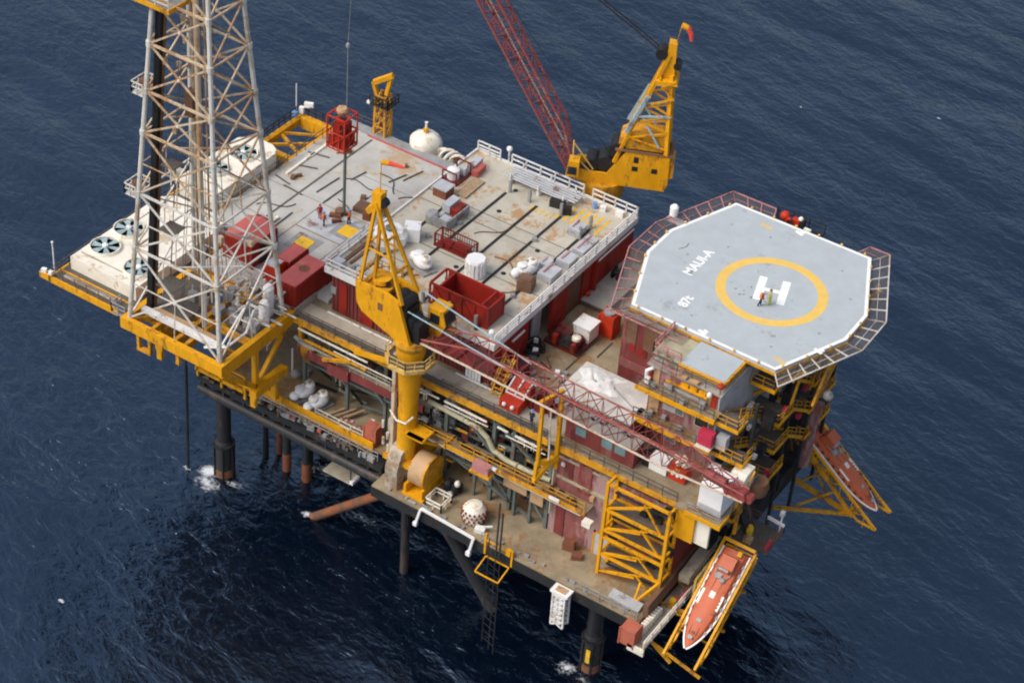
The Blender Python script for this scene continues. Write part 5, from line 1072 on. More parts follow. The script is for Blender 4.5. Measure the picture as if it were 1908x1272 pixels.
# bottom maroon wall on the brown lower deck
t = thing('lower_module', 'tall faded maroon wall with a grey door behind the yellow stair tower', 'module', (14, -3, 13.5))
MB().box(8.9, -2.95, 13.5, 21.6, -2.6, 24.3).build('wall', 'maroon_pale', t, False); MB().box(14.1, -3.06, 13.5, 15.5, -2.952, 16.2).build('door', 'grey_light', t, False)
b = MB(); b.box(13.9, -3.1, 13.5, 14.1, -2.96, 16.4); b.box(15.5, -3.1, 13.5, 15.7, -2.96, 16.4); b.box(13.9, -3.1, 16.2, 15.7, -2.96, 16.4); b.build('door_frame', 'yellow', t, False)
b = MB(); b.box(8.9, -3.02, 23.0, 15.7, -2.96, 23.2); b.box(8.9, -3.1, 20.6, 16, -2.955, 20.9); b.beam((9.1, -3.3, 16), (9.1, -3.3, 23.5), .16); b.build('pipe', 'beige_pipe', t)
b = MB(); b.box(9.6, -3.04, 13.6, 10.6, -2.96, 17.5); b.box(11.6, -3.04, 20, 13.0, -2.96, 24); b.box(10, -3.03, 21, 11, -2.96, 23); b.build('old_panel', 'maroon', t, False)
b = MB(); b.cbox((10.6, -3.1, 18.6), (.9, .2, .8)); b.cbox((13.4, -3.2, 20.2), (.4, .4, .5)); b.build('box', 'tan', t); b = MB(); b.cbox((9.9, -3.05, 22.4), (.35, .15, .35)); b.cbox((15.2, -3.1, 17.2), (.2, .1, .2)); b.build('lamp', 'white', t)
MB().beam((15.3, -3.2, 17.8), (15.3, -3.2, 20.2), .3).ball((15.3, -3.2, 20.3), .25).build('yellow_post', 'yellow', t)
b = MB(); b.cbox((12.0, -4.0, 14.0), (1.2, .8, .9), .2); b.cbox((13.2, -4.6, 13.8), (1.0, .8, .5), .5); b.lathe((12.4, -4.0, 14.4), [(.3, 0), (.3, .5)], 8); b.build('pump', 'rust_orange', t)

# ------------------------------------------------------------------ accommodation block under the helideck
AB = thing('accommodation_block', 'weathered maroon and white living quarters with yellow walkways under the helideck', 'building', (18, 10, 25))
slab('wall', [(15.0, 2.2, 25.0, 21.9, 25, 33.6)], 'maroon_pale', AB)
slab('side_wall', [(21.92, 2.2, 13.5, 22.05, 25, 33.6), (21.0, 2.0, 13.5, 21.9, 2.19, 24.5)], 'grey_light', AB)
slab('front_wall', [(9.4, 6.6, 25, 14.99, 24, 34.0)], 'maroon', AB)
slab('repainted_panel', [(9.9, 6.54, 30.8, 10.9, 6.595, 34.0), (11.7, 6.54, 30.8, 14.4, 6.595, 34.0)], 'brown', AB)
slab('repainted_patch', [(10.3, 6.53, 30.2, 10.9, 6.535, 31.0), (11.2, 6.53, 30.0, 12.2, 6.535, 30.9)], 'red', AB)
slab('base_band', [(9.4, 6.52, 28.0, 14.99, 6.59, 28.9)], 'maroon_pale', AB)
slab('roof', [(8.9, 6.5, 34.0, 15, 24, 34.2), (14.6, 1.9, 33.6, 22.3, 25, 33.8)], 'deck_grey', AB)
for z in (28.2, 31.8):
    slab('walkway', [(14.4, 0.7, z - .15, 22.4, 2.2, z)], 'deck_brown', AB)
    slab('walkway_beam', [(14.3, 0.55, z - .3, 22.5, 0.69, z + .15)], 'yellow', AB)
b = MB()
for z in (28.2, 31.8): b.rail([(14.4, .75, z), (22.3, .75, z)], r=.035, step=1.3)
b.rail([(14.6, 2.0, 33.8), (22, 2.0, 33.8)], r=.035)
b.build('railing', 'grating', AB)
for (x, z, w_, h_, m) in [(18.3, 33.0 - .2, .7, .7, 'glass_dark'), (17.9, 29.9, .8, .8, 'glass_teal'), (20.0, 29.7, 1.3, .9, 'glass_dark'), (17.4, 26.4, .9, .9, 'glass_teal')]:
    f = MB().box(x - .08, 2.1, z - h_ / 2 - .08, x + w_ + .08, 2.195, z + h_ / 2 + .08).build('window_frame', 'cream', AB, False)
    MB().box(x, 2.06, z - h_ / 2, x + w_, 2.099, z + h_ / 2).build('pane', m, f, False)
slab('door', [(20.2, 2.12, 31.8, 21.2, 2.195, 33.4), (15.3, 2.12, 31.8, 15.9, 2.195, 33.5), (15.2, 2.12, 28.2, 16.2, 2.195, 30.2)], 'tan', AB)
b = MB(); b.box(16.6, 2.15, 29.3, 17.8, 2.19, 29.9); b.box(16.4, 2.15, 31.9, 20, 2.19, 32.2); b.build('painted_sign', 'grey_light', AB, False)
b = MB(); b.box(21.3, 2.1, 31.9, 21.7, 2.18, 33.5); b.box(14.9, 2.1, 31.9, 15.1, 2.18, 33.5); b.build('red_post', 'red_bright', AB, False)
slab('apron_deck', [(17.4, 2.9, 34.45, 21.9, 6.6, 34.65)], 'helideck_paint', AB)
slab('apron_edge', [(17.3, 2.7, 34.1, 22.05, 2.89, 34.5), (21.91, 2.9, 34.1, 22.1, 6.6, 34.62)], 'yellow', AB)
slab('side_platform', [(14.5, 3.0, 34.2, 17.3, 6.7, 34.35)], 'beige_pipe', AB)
b = MB(); b.rail([(14.5, 6.7, 34.35), (14.5, 3.0, 34.35), (17.3, 3.0, 34.35)], r=.05); b.beam((16.5, 1.5, 34.4), (16.5, 3, 34.4), .1); b.beam((15.0, 1.6, 34.4), (18.0, 1.6, 34.4), .1); b.beam((18, 1.6, 34.4), (18, 3, 34.4), .1); b.beam((15, 1.6, 34.4), (15, 3, 34.4), .1); b.build('platform_railing', 'pink', AB)
b = MB()
for k in range(3): b.cbox((18.6 + .9 * k, 1.9, 33.2), (.7, .3, .3))
b.beam((16.8, 1.7, 33.0), (21.0, 1.7, 33.0), .18); b.build('yellow_pipe', 'yellow', AB)
b = MB(); b.cbox((18.2, 2.0, 34.0), (.9, .5, .25)); b.cbox((19.4, 2.0, 34.0), (.9, .5, .25)); b.build('light_panel', 'tan', AB)
b = MB(); b.path([(14.7, 2.0, 30.6), (14.7, 1.8, 33.0), (15.3, 1.8, 33.6)], .16, 8); b.cbox((15.0, 1.6, 32.2), (.4, .4, .6)); b.build('white_duct', 'white', AB)
b = MB()
for k in range(14): b.cbox((random.uniform(15, 22), random.uniform(.9, 1.9), (28.2 if k % 2 else 31.8) + .35), (random.uniform(.2, .7), .35, random.uniform(.3, .8)))
b.build('walkway_gear', 'grey', AB)
single(MB().cbox((21.9, .9, 29.5), (1.4, .8, 1.4)), 'fire_box', 'pink_box', 'crimson square box hung on the yellow accommodation walkway corner', 'box'); 
t = thing('gas_bottle_rack', 'white cream rack under the crimson box with grey cabinet beside', 'rack', (22.6, 1, 29)); MB().box(21.1, .3, 28.45, 22.6, 1.4, 28.6).build('tray', 'cream', t, False); MB().cbox((23.2, 1.6, 29.2), (1.0, .8, 1.4)).cbox((23.2, .9, 26.0), (.9, .8, 1.6)).build('cabinet', 'grey_light', t)
t = thing('call_lamp', 'red ball lamp and cream float on upper accommodation corner', 'lamp', (21.6, 1.8, 33.5)); MB().ball((21.9, 2.2, 34.6), .33).build('globe', 'red_bright', t); MB().ball((21.2, 1.6, 33.6), .26, 10, 6, 1.2).build('float', 'cream', t)

# end stairs and landings
ST = thing('escape_stairs', 'stacked dark landings and yellow edged stairs at the block end', 'stairs', (24, 8, 16))
b = MB(); e = MB(); d = MB(); rl = MB()
for i, z in enumerate((27.9, 24.6, 21.2, 31.4)):
    x0, x1 = 22.2, 25.6 if z < 30 else 24.6
    for (y0, y1) in ((1.2, 3.0), (8.2, 11.0), (15.5, 21)):
        b.box(x0, y0, z - .12, x1, y1, z); e.box(x0, y0 - .12, z - .25, x1 + .12, y0 - .002, z + .12); e.box(x1 + .002, y0, z - .25, x1 + .12, y1, z + .12)
        rl.rail([(x0, y0, z), (x1, y0, z), (x1, y1, z)], r=.03, step=1.0)
    if z > 21.5:
        for (yy, zz, y2, z2, xx) in ((3.0, z, 8.2, z - 3.3, 22.5), (11.0, z, 15.5, z - 3.3, 24.2)):
            for x in (xx, xx + 1.3): e.beam((x, yy, zz), (x, y2, z2), .12, .32)
            for k in range(14): q = V((xx + .65, yy, zz)).lerp(V((xx + .65, y2, z2)), (k + .5) / 14); d.cbox(q, (1.2, .32, .06))
            rl.rail([(xx + 1.35, yy, zz), (xx + 1.35, y2, z2)], r=.03)
b.build('landing', 'grating', ST, False); e.build('stringer', 'yellow', ST, False); d.build('tread', 'grating', ST, False); rl.build('railing', 'yellow_worn', ST)
b = MB()
for (x, y) in ((25.4, 2.8), (25.4, 10.8), (25.4, 20.6), (22.4, 20.6), (25.4, 15.7)): b.box(x - .14, y - .14, 12, x + .14, y + .14, 34)
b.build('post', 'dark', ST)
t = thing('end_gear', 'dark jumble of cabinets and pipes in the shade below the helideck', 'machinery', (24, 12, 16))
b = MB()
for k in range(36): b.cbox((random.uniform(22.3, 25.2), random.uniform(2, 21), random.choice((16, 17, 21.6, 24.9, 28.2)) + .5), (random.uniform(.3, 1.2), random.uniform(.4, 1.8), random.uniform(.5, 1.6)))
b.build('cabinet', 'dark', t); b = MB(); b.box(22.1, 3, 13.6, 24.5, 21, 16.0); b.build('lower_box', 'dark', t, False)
b = MB()
for k in range(5): b.cbox((25.4, random.uniform(3, 20), random.choice((21.6, 24.9, 28.2)) + .4), (.4, .5, .5))
b.build('life_ring_box', 'pink_box', t); b = MB()
for k in range(8): b.cbox((random.uniform(22.5, 25), random.uniform(3, 20), random.choice((21.6, 24.9, 28.2)) + .4), (.4, .5, .4))
b.build('white_box', 'white', t)

# ------------------------------------------------------------------ helideck
HD = thing('helideck', 'eight sided grey helideck with white border and yellow landing circle', 'helideck', (17.3, 17.2, 35))
oct_ = [(9.55, 27.55), (6.65, 19.45), (6.65, 15.0), (9.75, 6.9), (24.9, 6.75), (28.05, 14.7), (28.0, 19.2), (24.3, 27.7)]
MB().prism([(x, y, 34.45) for x, y in oct_], (0, 0, .55)).build('deck_plate', 'helideck_paint', HD, False)
cxh, cyh = 17.3, 17.2
def shrink(k): return [(cxh + (x - cxh) * k, cyh + (y - cyh) * k) for x, y in oct_]
b = MB(); o_, i_ = shrink(.997), shrink(.968)
for k in range(8):
    q = (k + 1) % 8; b.quad((*o_[k], 35.005), (*i_[k], 35.005), (*i_[q], 35.005), (*o_[q], 35.005))
b.build('white_border', 'mark_white', HD, False)
b = MB(); ed = shrink(1.004)
for k in range(8): b.beam((*ed[k], 34.55), (*ed[(k + 1) % 8], 34.55), .10, .3)
b.build('deck_edge', 'yellow_worn', HD)
MB().ring((19.15, 16.9, 35.005), 4.35, 5.3, 96).build('landing_circle', 'mark_yellow', HD, False)
def text(body, size, loc, rz, m, name):
    cu = bpy.data.curves.new(name, 'FONT'); cu.body = body; cu.size = size; cu.align_x = 'LEFT'; cu.offset = 0.045
    ob = bpy.data.objects.new('tmp', cu); COL.objects.link(ob); bpy.context.view_layer.update()
    me = bpy.data.meshes.new_from_object(ob.evaluated_get(bpy.context.evaluated_depsgraph_get())); bpy.data.objects.remove(ob)
    R = Matrix.Rotation(rz, 3, 'Z'); off = V(HD['_o']); mb = MB()
    mb.v = [tuple(R @ v.co + V(loc)) for v in me.vertices]; mb.f = [tuple(p.vertices) for p in me.polygons]
    return mb.build(name, m, HD, False)
b = MB()
for (x, y) in [(11, 24), (15, 24.5), (23, 24), (12.5, 20.5), (25.6, 20.5), (25.6, 14), (23, 9.5), (15, 9.0), (11.5, 12.4), (10, 17)]: b.lathe((x, y, 35.0), [(.13, .004), (.13, .012)], 8)
b.build('tie_down', 'grey', HD)
text('MAUI-A', 1.38, (11.95, 14.2, 35.006), R_(90.5), 'mark_white', 'name_lettering')
text('87t', 1.30, (14.0, 9.65, 35.006), R_(94), 'mark_white', 'weight_lettering')
b = MB(); ca, sa = math.cos(R_(17)), math.sin(R_(17))
def hq(u0, v0, u1, v1):
    b.quad(*[(19.1 + u * ca - v * sa, 17.0 + u * sa + v * ca, 35.007) for u, v in ((u0, v0), (u1, v0), (u1, v1), (u0, v1))])
hq(-1.5, -1.88, -.74, 1.88); hq(.74, -1.88, 1.5, 1.88); hq(-.74, -.25, .74, .25); b.build('landing_letter', 'mark_white', HD, False)
b = MB()
for (x, y) in [(13.8, 26.0), (24.6, 8.3)]:
    for k in range(4): b.cbox((x + .33 * k - .5, y - .08 * k, 35.006), (.2, .55, .004), -.2)
b.build('edge_marking', 'mark_yellow', HD, False)
b = MB()
for (x, y) in [(16.9, 26.9), (26.7, 11.6), (17.0, 7.4)]: b.cbox((x, y, 35.01), (.9, .35, .01), -.3); b.cbox((x + .2, y + .35, 35.01), (.5, .3, .01), -.3)
b.build('edge_plate', 'mark_white', HD, False)
b = MB(); b.path([(8.9, 17.2, 35.01), (9.3, 17.9, 35.01), (9.25, 18.6, 35.01)], .05, 4); b.cbox((22.4, 11.0, 35.006), (.5, .35, .004), .6); b.build('scuff', 'grey', HD, False); b = MB()
for k in range(16): b.cbox((random.uniform(16.2, 19.6), random.uniform(14.6, 16.6), 35.004), (random.uniform(.08, .3), random.uniform(.06, .14), .004), random.random() * 3)
b.build('rust_speck', 'brown', HD, False)
b = MB()
ed = shrink(1.0)
for k in range(8):
    A, B_ = V((*ed[k], 35.0)), V((*ed[(k + 1) % 8], 35.0)); n = max(2, round((B_ - A).length / 2.6))
    for i in range(n): p = A.lerp(B_, (i + .3) / n); b.lathe(p + V((0, 0, .0)), [(.13, 0), (.13, .18), (.05, .26)], 8)
b.build('edge_lamp', 'yellow_cream', HD)
def net(name, ids, m, gaps=()):
    off = 1.75; out = []
    n8 = 8; fr, pn = MB(), MB()
    def outer(k):
        P = V(oct_[k]); A = (P - V(oct_[k - 1])).normalized(); Bd = (V(oct_[(k + 1) % 8]) - P).normalized()
        na = V((-A.y, A.x)) ; nb = V((-Bd.y, Bd.x))
        if na.dot(P - V((cxh, cyh))) < 0: na = -na
        if nb.dot(P - V((cxh, cyh))) < 0: nb = -nb
        mm = (na + nb).normalized(); return P + mm * (off / max(.5, mm.dot(na)))
    for (k, t0, t1) in ids:
        A, B_, oa, ob = V(oct_[k]), V(oct_[(k + 1) % 8]), outer(k), outer((k + 1) % 8)
        a0, a1 = A.lerp(B_, t0), A.lerp(B_, t1); o0, o1 = oa.lerp(ob, t0), oa.lerp(ob, t1)
        zi, zo = 34.62, 34.85
        fr.beam((*o0, zo), (*o1, zo), .11); n = max(1, round((a1 - a0).length / 1.55))
        for i in range(n + 1): p, q = a0.lerp(a1, i / n), o0.lerp(o1, i / n); fr.beam((*p, zi), (*q, zo), .09)
        for u in (.5,): fr.beam((*a0.lerp(o0, u), zi + .12), (*a1.lerp(o1, u), zi + .12), .04)
        pn.quad((*a0, zi - .02), (*a1, zi - .02), (*o1, zo - .07), (*o0, zo - .07))
    fr.build('net_frame', m, HD); pn.build('net_mesh', 'net', HD, False)
net('pink', [(0, 0, 1), (1, 0, 1), (2, 0, 1), (7, .72, 1), (7, 0, .12), (3, 0, .42)], 'pink')
net('grey', [(4, 0, 1), (5, 0, 1), (6, 0, 1)], 'derrick_pale')
b = MB()
for y in (8, 11.5, 15, 18.5, 22, 26):
    b.box(9 if 9 < y < 25 else 10.5, y - .12, 33.9, 26 if 9 < y < 25 else 24, y + .12, 34.44)
for x in (11, 15, 19, 23, 26.2): b.box(x - .12, 9.5 if x > 25 else 7.5, 33.6, x + .12, 25 if x > 25 else 27, 33.9)
b.build('support_beam', 'dark', HD, False)
b = MB()
for y in (9.5, 14, 20, 25): b.beam((26.8, y, 33.9), (22.2, y, 29.0), .3); b.beam((26.4, y, 33.6), (25.4, y + 1.0, 27.5), .22)
b.beam((26.2, 8, 33.6), (26.2, 26, 33.6), .3); b.beam((26.8, 17, 33.8), (27.4, 11, 29.2), .25); b.beam((26.9, 20.5, 33.9), (27.4, 11.5, 29.0), .2)
b.build('support_brace', 'yellow_worn', HD)
t = thing('net_lamp', 'white cylinder lamp standing on the pink net frame at back left', 'lamp', (6.0, 22.0, 35)); MB().lathe((5.6, 22.0, 34.8), [(.4, 0), (.42, 1.0), (.25, 1.2)], 12).build('cylinder', 'white', t); MB().box(5.2, 21.0, 34.6, 7.2, 21.9, 34.75).build('step', 'grey', t)
t = thing('foam_monitor_platform', 'dark platform with red fire monitors on the far helideck edge', 'fire platform', (15, 29, 34)); b = MB(); b.box(13.0, 27.9, 33.4, 18.2, 30.2, 33.55); b.rail([(13.0, 30.2, 33.55), (18.2, 30.2, 33.55)], r=.04); b.build('platform', 'dark', t); b = MB(); b.ball((14.2, 29.2, 34.6), .5); b.tube((14.2, 29.2, 33.5), (14.9, 28.6, 34.9), .18); b.cbox((15.4, 29.4, 34.1), (.8, .6, 1.0)); b.build('monitor', 'red_bright', t); MB().cbox((16.1, 29.3, 34.3), (.5, .6, 1.2)).cbox((16.9, 28.6, 34.0), (.8, .5, .8)).build('cabinet', 'dark', t); MB().ball((16.0, 29.0, 35.1), .25).cbox((17.2, 28.1, 34.7), (.7, .3, .5)).build('lamp', 'cream', t)
t = thing('satellite_dome', 'grey satellite ball on a bracket below the helideck right edge', 'dome', (28, 12.3, 30)); MB().ball((28.2, 12.5, 29.9), .5, 16, 10).build('dome', 'grey', t); MB().beam((25.6, 12.0, 29.2), (28.2, 12.5, 29.2), .2).tube((28.2, 12.5, 29.2), (28.2, 12.5, 29.6), .2).build('bracket', 'dark', t)
t = thing('support_column', 'pale maroon round column under the helideck next to far lifeboat', 'column', (25.6, 20, 20)); MB().tube((25.2, 17.8, 16), (25.9, 16.6, 28), .6, 14).build('column', 'maroon_pale', t)

# ------------------------------------------------------------------ lifeboats with davits
def lifeboat(loc, az, pitch, label, dlabel, z_scale=1.0):
    t = thing('lifeboat', label, 'lifeboat', loc, group='free fall lifeboats', local=True)
    t.rotation_euler = Matrix.Rotation(R_(az), 4, 'Z').to_euler(); 
    t.matrix_world = Matrix.Translation(loc) @ Matrix.Rotation(R_(az), 4, 'Z') @ Matrix.Rotation(R_(pitch), 4, 'Y')
    Lh = 5.0
    def hw(s): # half width along the boat, s from -1 stern to 1 bow
        return 1.32 * (1 - max(0, (s - .05) / .95) ** 2.2) ** .8 if s < .995 else .04
    st = [-1, -.8, -.6, -.4, -.2, 0, .15, .3, .45, .6, .72, .84, .93, 1.0]
    vs, fs = [], []; prof = [(0, -1.15), (.55, -.95), (.9, -.4), (1.0, .15)]
    for s in st:
        w_ = max(.05, hw(s)); rise = .55 * max(0, s - .3) ** 2
        row = [(-a, b_) for a, b_ in prof[::-1]] + [(a, b_) for a, b_ in prof[1:]]
        for (a, b_) in row: vs.append((s * Lh * (1.0 if b_ > -.5 else (.94 if s > 0 else 1)), a * w_, b_ * (1 if b_ > 0 else 1 - .5 * max(0, s) ** 2) + rise * .5))
    n = 7
    for i in range(len(st) - 1):
        for j in range(n - 1): fs.append((i * n + j, (i + 1) * n + j, (i + 1) * n + j + 1, i * n + j + 1))
    fs.append(tuple(range(n))); fs.append(tuple(range((len(st) - 1) * n, len(st) * n)))
    for i in range(len(st) - 1): fs.append((i * n, i * n + n - 1, (i + 1) * n + n - 1, (i + 1) * n))
    MB()._add(vs, fs).build('hull', 'orange_boat', t)
    # canopy roof
    vs, fs = [], []
    for s in st:
        w_ = max(.04, hw(s)) * .93; rise = .55 * max(0, s - .3) ** 2 * .5; h = .62 * (1 - max(0, (s - .2) / .8) ** 2) + .02
        for (a, q) in ((-1, 0), (-.82, .75), (-.35, 1), (.35, 1), (.82, .75), (1, 0)): vs.append((s * Lh * .985, a * w_, .16 + rise + q * h))
    n = 6
    for i in range(len(st) - 1):
        for j in range(n - 1): fs.append((i * n + j, i * n + j + 1, (i + 1) * n + j + 1, (i + 1) * n + j))
    fs.append(tuple(range(n)))
    fs.append(tuple(range((len(st) - 1) * n, len(st) * n)))
    MB()._add(vs, fs).build('canopy', 'orange_boat', t)
    b = MB()
    for sg in (-1, 1):
        for s0, s1 in zip(st, st[1:]):
            b.beam((s0 * Lh, sg * (hw(s0) + .04), .17 + .27 * max(0, s0 - .3) ** 2), (s1 * Lh, sg * (hw(s1) + .04), .17 + .27 * max(0, s1 - .3) ** 2), .14)
    b.build('rubbing_strake', 'white', t)
    b = MB(); b.prism([(-4.3, -.8, .75), (-2.6, -.7, .75), (-2.9, -.55, 1.65), (-4.1, -.6, 1.65)], (0, 1.4, 0)); b.build('helm_cupola', 'orange_boat', t)
    b = MB(); b.box(-2.95, -.5, 1.1, -2.62, .5, 1.5); b.ball((-1.9, .25, .9), .28); b.cbox((-2.2, -.3, .85), (.5, .7, .2)); b.build('hatch', 'grey', t)
    b = MB(); b.cbox((.1, .85, .66), (1.5, .5, .04)); b.cbox((.1, -.85, .66), (1.5, .5, .04)); b.cbox((-.4, 0, .82), (.6, .5, .04)); b.build('white_patch', 'cream', t)
    b = MB()
    for y in (-.35, .35): b.beam((-2.2, y, .82), (3.6, y, .62), .07)
    for x in (-1.0, 1.2): b.beam((x, -.9, .72), (x, .9, .72), .04)
    b.cbox((3.4, 0, .66), (.25, .3, .12)); b.build('grab_rail', 'rust_orange', t)
    b = MB(); b.cbox((-4.7, .6, .95), (.5, .4, .4)); b.build('lamp', 'yellow', t)
    b = MB()
    for sg in (-1, 1):
        for k in range(9): x = -3.8 + .85 * k; b.cbox((x, sg * hw(x / 5) * .95, .46), (.34, .06, .16))
    b.build('side_window', 'glass_dark', t)
    b = MB(); pts = [(-2.9 + 1.0 * math.cos(a * .55), .75 * math.sin(a * .55), .95 + .1 * math.sin(a * 2.2)) for a in range(12)]; b.path(pts, .05, 5)
    for x in (-3.6, 2.2, 3.9): b.cbox((x, 0, .74 if x > 0 else .85), (.3, .45, .16))
    b.build('lifting_gear', 'grey', t)
    b = MB()
    for k in range(5): b.cbox((-.15 + .34 * k, .85, .685), (.2, .22, .01))
    b.build('hull_number', 'rust_orange', t)
    dv = thing('lifeboat_davit', dlabel, 'davit', loc, group='lifeboat launching frames', local=True); dv.matrix_world = t.matrix_world.copy()
    b = MB(); lc = MB()
    for sg in (-1, 1):
        y = sg * 1.62
        b.beam((-5.6, y, .1), (6.3, y, .1), .22); b.beam((-5.2, y, -1.1), (4.6, y, -1.1), .18); b.beam((4.6, y, -1.1), (6.3, y, .05), .18)
        for k in range(11): x = -5 + k * .95; lc.beam((x, y, -1.1 if k % 2 else .1), (x + .95, y, .1 if k % 2 else -1.1), .10)
    for x in (-5.4, -2.5, .5, 3.5): b.beam((x, -1.62, -1.2), (x, 1.62, -1.2), .18)
    b.beam((-5.6, -1.62, .4), (-5.6, 1.62, .4), .3)
    b.build('ramp_rail', 'yellow', dv); lc.build('lattice', 'yellow_worn', dv)
    return t, dv
l1, d1 = lifeboat((27.55, -5.0, 17.1), -90, 36, 'orange lifeboat on its ramp at the near right corner, bow towards the viewer', 'yellow ramp frame holding the near lifeboat')
l2, d2 = lifeboat((28.6, 20.6, 14.9), -2, 37, 'orange lifeboat on its ramp below the helideck, pointing right', 'yellow ramp frame with lattice under the far lifeboat')
t = thing('davit_support', 'yellow braced outrigger carrying the far lifeboat ramp over the sea', 'outrigger', (27, 16, 16)); b = MB()
for y in (18.9, 22.2): b.beam((22, y, 13.0), (31.0, y, 11.6), .4); b.beam((22, y, 20), (30.4, y, 11.9), .3); b.beam((25.2, y, 13), (27.2, y, 15.4), .18); b.beam((28, y, 12.5), (25.4, y, 16.6), .18)
b.beam((22.3, 13.0, 12.4), (30.6, 18.8, 11.6), .3); b.beam((26.0, 15.8, 12.3), (28.6, 18.9, 13.4), .18); b.beam((22.5, 18.9, 19.4), (24.4, 18.9, 12.8), .2); b.beam((31, 18.8, 11.6), (31, 22.3, 11.6), .3)
b.build('truss', 'yellow_worn', t)
t = thing('davit_bracket', 'yellow bracket arms tying the near lifeboat ramp to deck', 'bracket', (24, -4, 15)); b = MB()
for y in (-8.4, -4.5, -1.2): b.beam((22.3, y, 13.2), (26.0, y, 18.2 - (.72 * (-1.2 - y)) - 2.2), .25); b.beam((22.3, y, 12.6), (29.1, y, 16.0 - (.72 * (-1.2 - y))), .22)
b.build('arm', 'yellow_worn', t)
t = thing('embarkation_platform', 'dark boarding platform with rails behind the near lifeboat stern', 'platform', (27, 5, 18))
MB().box(25.4, 2.4, 17.8, 29.0, 5.9, 18.0).build('floor', 'grating', t, False); MB().box(22.2, 4.2, 19.6, 25.4, 5.6, 19.75).beam((23.0, 6.6, 23.0), (26.4, 4.0, 18.1), 1.1, .15).build('ramp', 'dark', t, False)
b = MB(); b.rail([(29, 2.4, 18), (29, 5.9, 18), (25.5, 5.9, 18)], r=.035, step=.9); b.rail([(22.5, 7.0, 23.2), (26.0, 4.5, 18.2)], r=.04); b.build('railing', 'brown', t)
b = MB(); b.cbox((28.2, 5.6, 19.2), (1.8, .25, .25), -.1); b.tube((28.6, 5.8, 18), (28.6, 5.8, 20.2), .09); b.cbox((28.6, 5.8, 20.3), (.4, .4, .5)); b.build('white_lamp', 'white', t)
MB().lathe((26.5, 3.8, 18), [(.3, 0), (.35, .7), (.2, 1.1)], 10).build('buoy', 'hatch_yellow', t); b = MB(); b.cbox((28.9, 3.2, 18.7), (.3, .5, .6)); b.cbox((28.9, 2.7, 18.5), (.3, .5, .6)); b.build('life_ring_box', 'pink_box', t)
MB().cbox((26.9, 2.7, 18.4), (.8, .6, .6)).build('box', 'tan', t)

# ------------------------------------------------------------------ right front corner
t = thing('stair_tower', 'tall yellow braced scaffold stair tower on the lower deck front', 'stair tower', (19, -5, 13.5))
b = MB(); X0, X1, Y0, Y1 = 15.75, 22.2, -5.0, -3.2
for x in (X0, X1):
    for y in (Y0, Y1): b.box(x - .15, y - .15, 13.5, x + .15, y + .15, 24.9)
b.build('post', 'yellow', t, False)
b = MB(); zs = [24.7, 21.6, 19.1, 18.2, 16.0]
for z in zs:
    for y in (Y0, Y1): b.beam((X0, y, z), (X1, y, z), .24)
    for x in (X0, X1): b.beam((x, Y0, z), (x, Y1, z), .2)
for (z0, z1) in ((21.6, 24.7), (19.1, 21.6), (16.0, 18.2), (13.7, 16.0)):
    b.beam((X0, Y0, z0 + .1), (19.6, Y0, z1 - .9), .17); b.beam((X0, Y0 + .1, z0 + .1), (20.3, Y0, z1 - .3), .12); b.beam((19.6, Y0, z1 - .4), (21.6, Y0, z0 + .1), .16); b.beam((X1, Y0, z1), (X1, Y1, z0), .14)
b.beam((X1, Y0, 16), (20.6, -6.6, 13.6), .25); b.beam((20.6, -6.6, 13.6), (20.6, -5.6, 15.6), .2); b.build('brace', 'yellow', t)
b = MB()
for z in (16.0, 18.6, 21.6): b.box(X0 + .2, -4.7, z - .05, X1 - .2, -3.4, z + .02)
b.build('landing', 'grating', t, False); b = MB()
for k in range(14): b.cbox((random.uniform(16, 22), -3.6, random.uniform(14, 24)), (random.uniform(.5, 1.8), .5, random.uniform(.3, .9)))
for k in range(7): z = 14 + k * 1.5; b.tube((16, -3.9, z), (21.8, -3.9, z + random.uniform(-.3, .3)), .12, 6)
b.build('cable_bank', 'dark', t)
b = MB()
for k in range(6): b.beam((18.3, -7.2 + .16 * k, 13.8 + .05 * k), (21.6, -7.3 + .16 * k, 13.8 + .05 * k), .12)
single(b, 'tube_stack', 'grey_light', 'stack of grey tubes lying at the foot of the stair tower', 'tubes')
t = thing('white_container', 'white rounded container standing on the yellow corner balcony', 'container', (25, -2.5, 25))
MB().prism([(23.9, -3.4, 25.3), (23.9, -3.4, 28.0), (23.9, -2.9, 28.5), (23.9, -.9, 28.5), (23.9, -.6, 28.2), (23.9, -.6, 25.3)], (2.3, 0, 0)).build('shell', 'white', t, False)
MB().box(26.21, -2.2, 27.3, 26.26, -1.6, 28.0).build('vent', 'black', t, False); b = MB(); b.box(24.0, -3.46, 25.4, 26.1, -3.405, 26.1); b.build('kick_panel', 'grey_light', t, False)
t = thing('white_container', 'cream box shelter behind the tip of the near crane boom', 'container', (26, 1, 25)); MB().prism([(25.0, .2, 25.2), (25.0, .2, 27.2), (25.0, .7, 27.6), (25.0, 2.2, 27.6), (25.0, 2.4, 25.2)], (1.5, 0, 0)).build('shell', 'cream', t, False); MB().box(26.51, .6, 25.6, 26.56, 2.0, 27.0).build('end_panel', 'white', t, False)
t = thing('corner_balcony', 'yellow edged balcony carrying the white container over the lower deck', 'balcony', (24.5, -2, 25))
MB().box(22.0, -4.2, 24.9, 26.6, 3.2, 25.05).build('floor', 'deck_brown', t, False); MB().box(23.0, -4.34, 24.75, 26.8, -4.21, 25.2).box(26.61, -4.2, 24.75, 26.75, -2.4, 25.2).build('edge_beam', 'yellow', t, False)
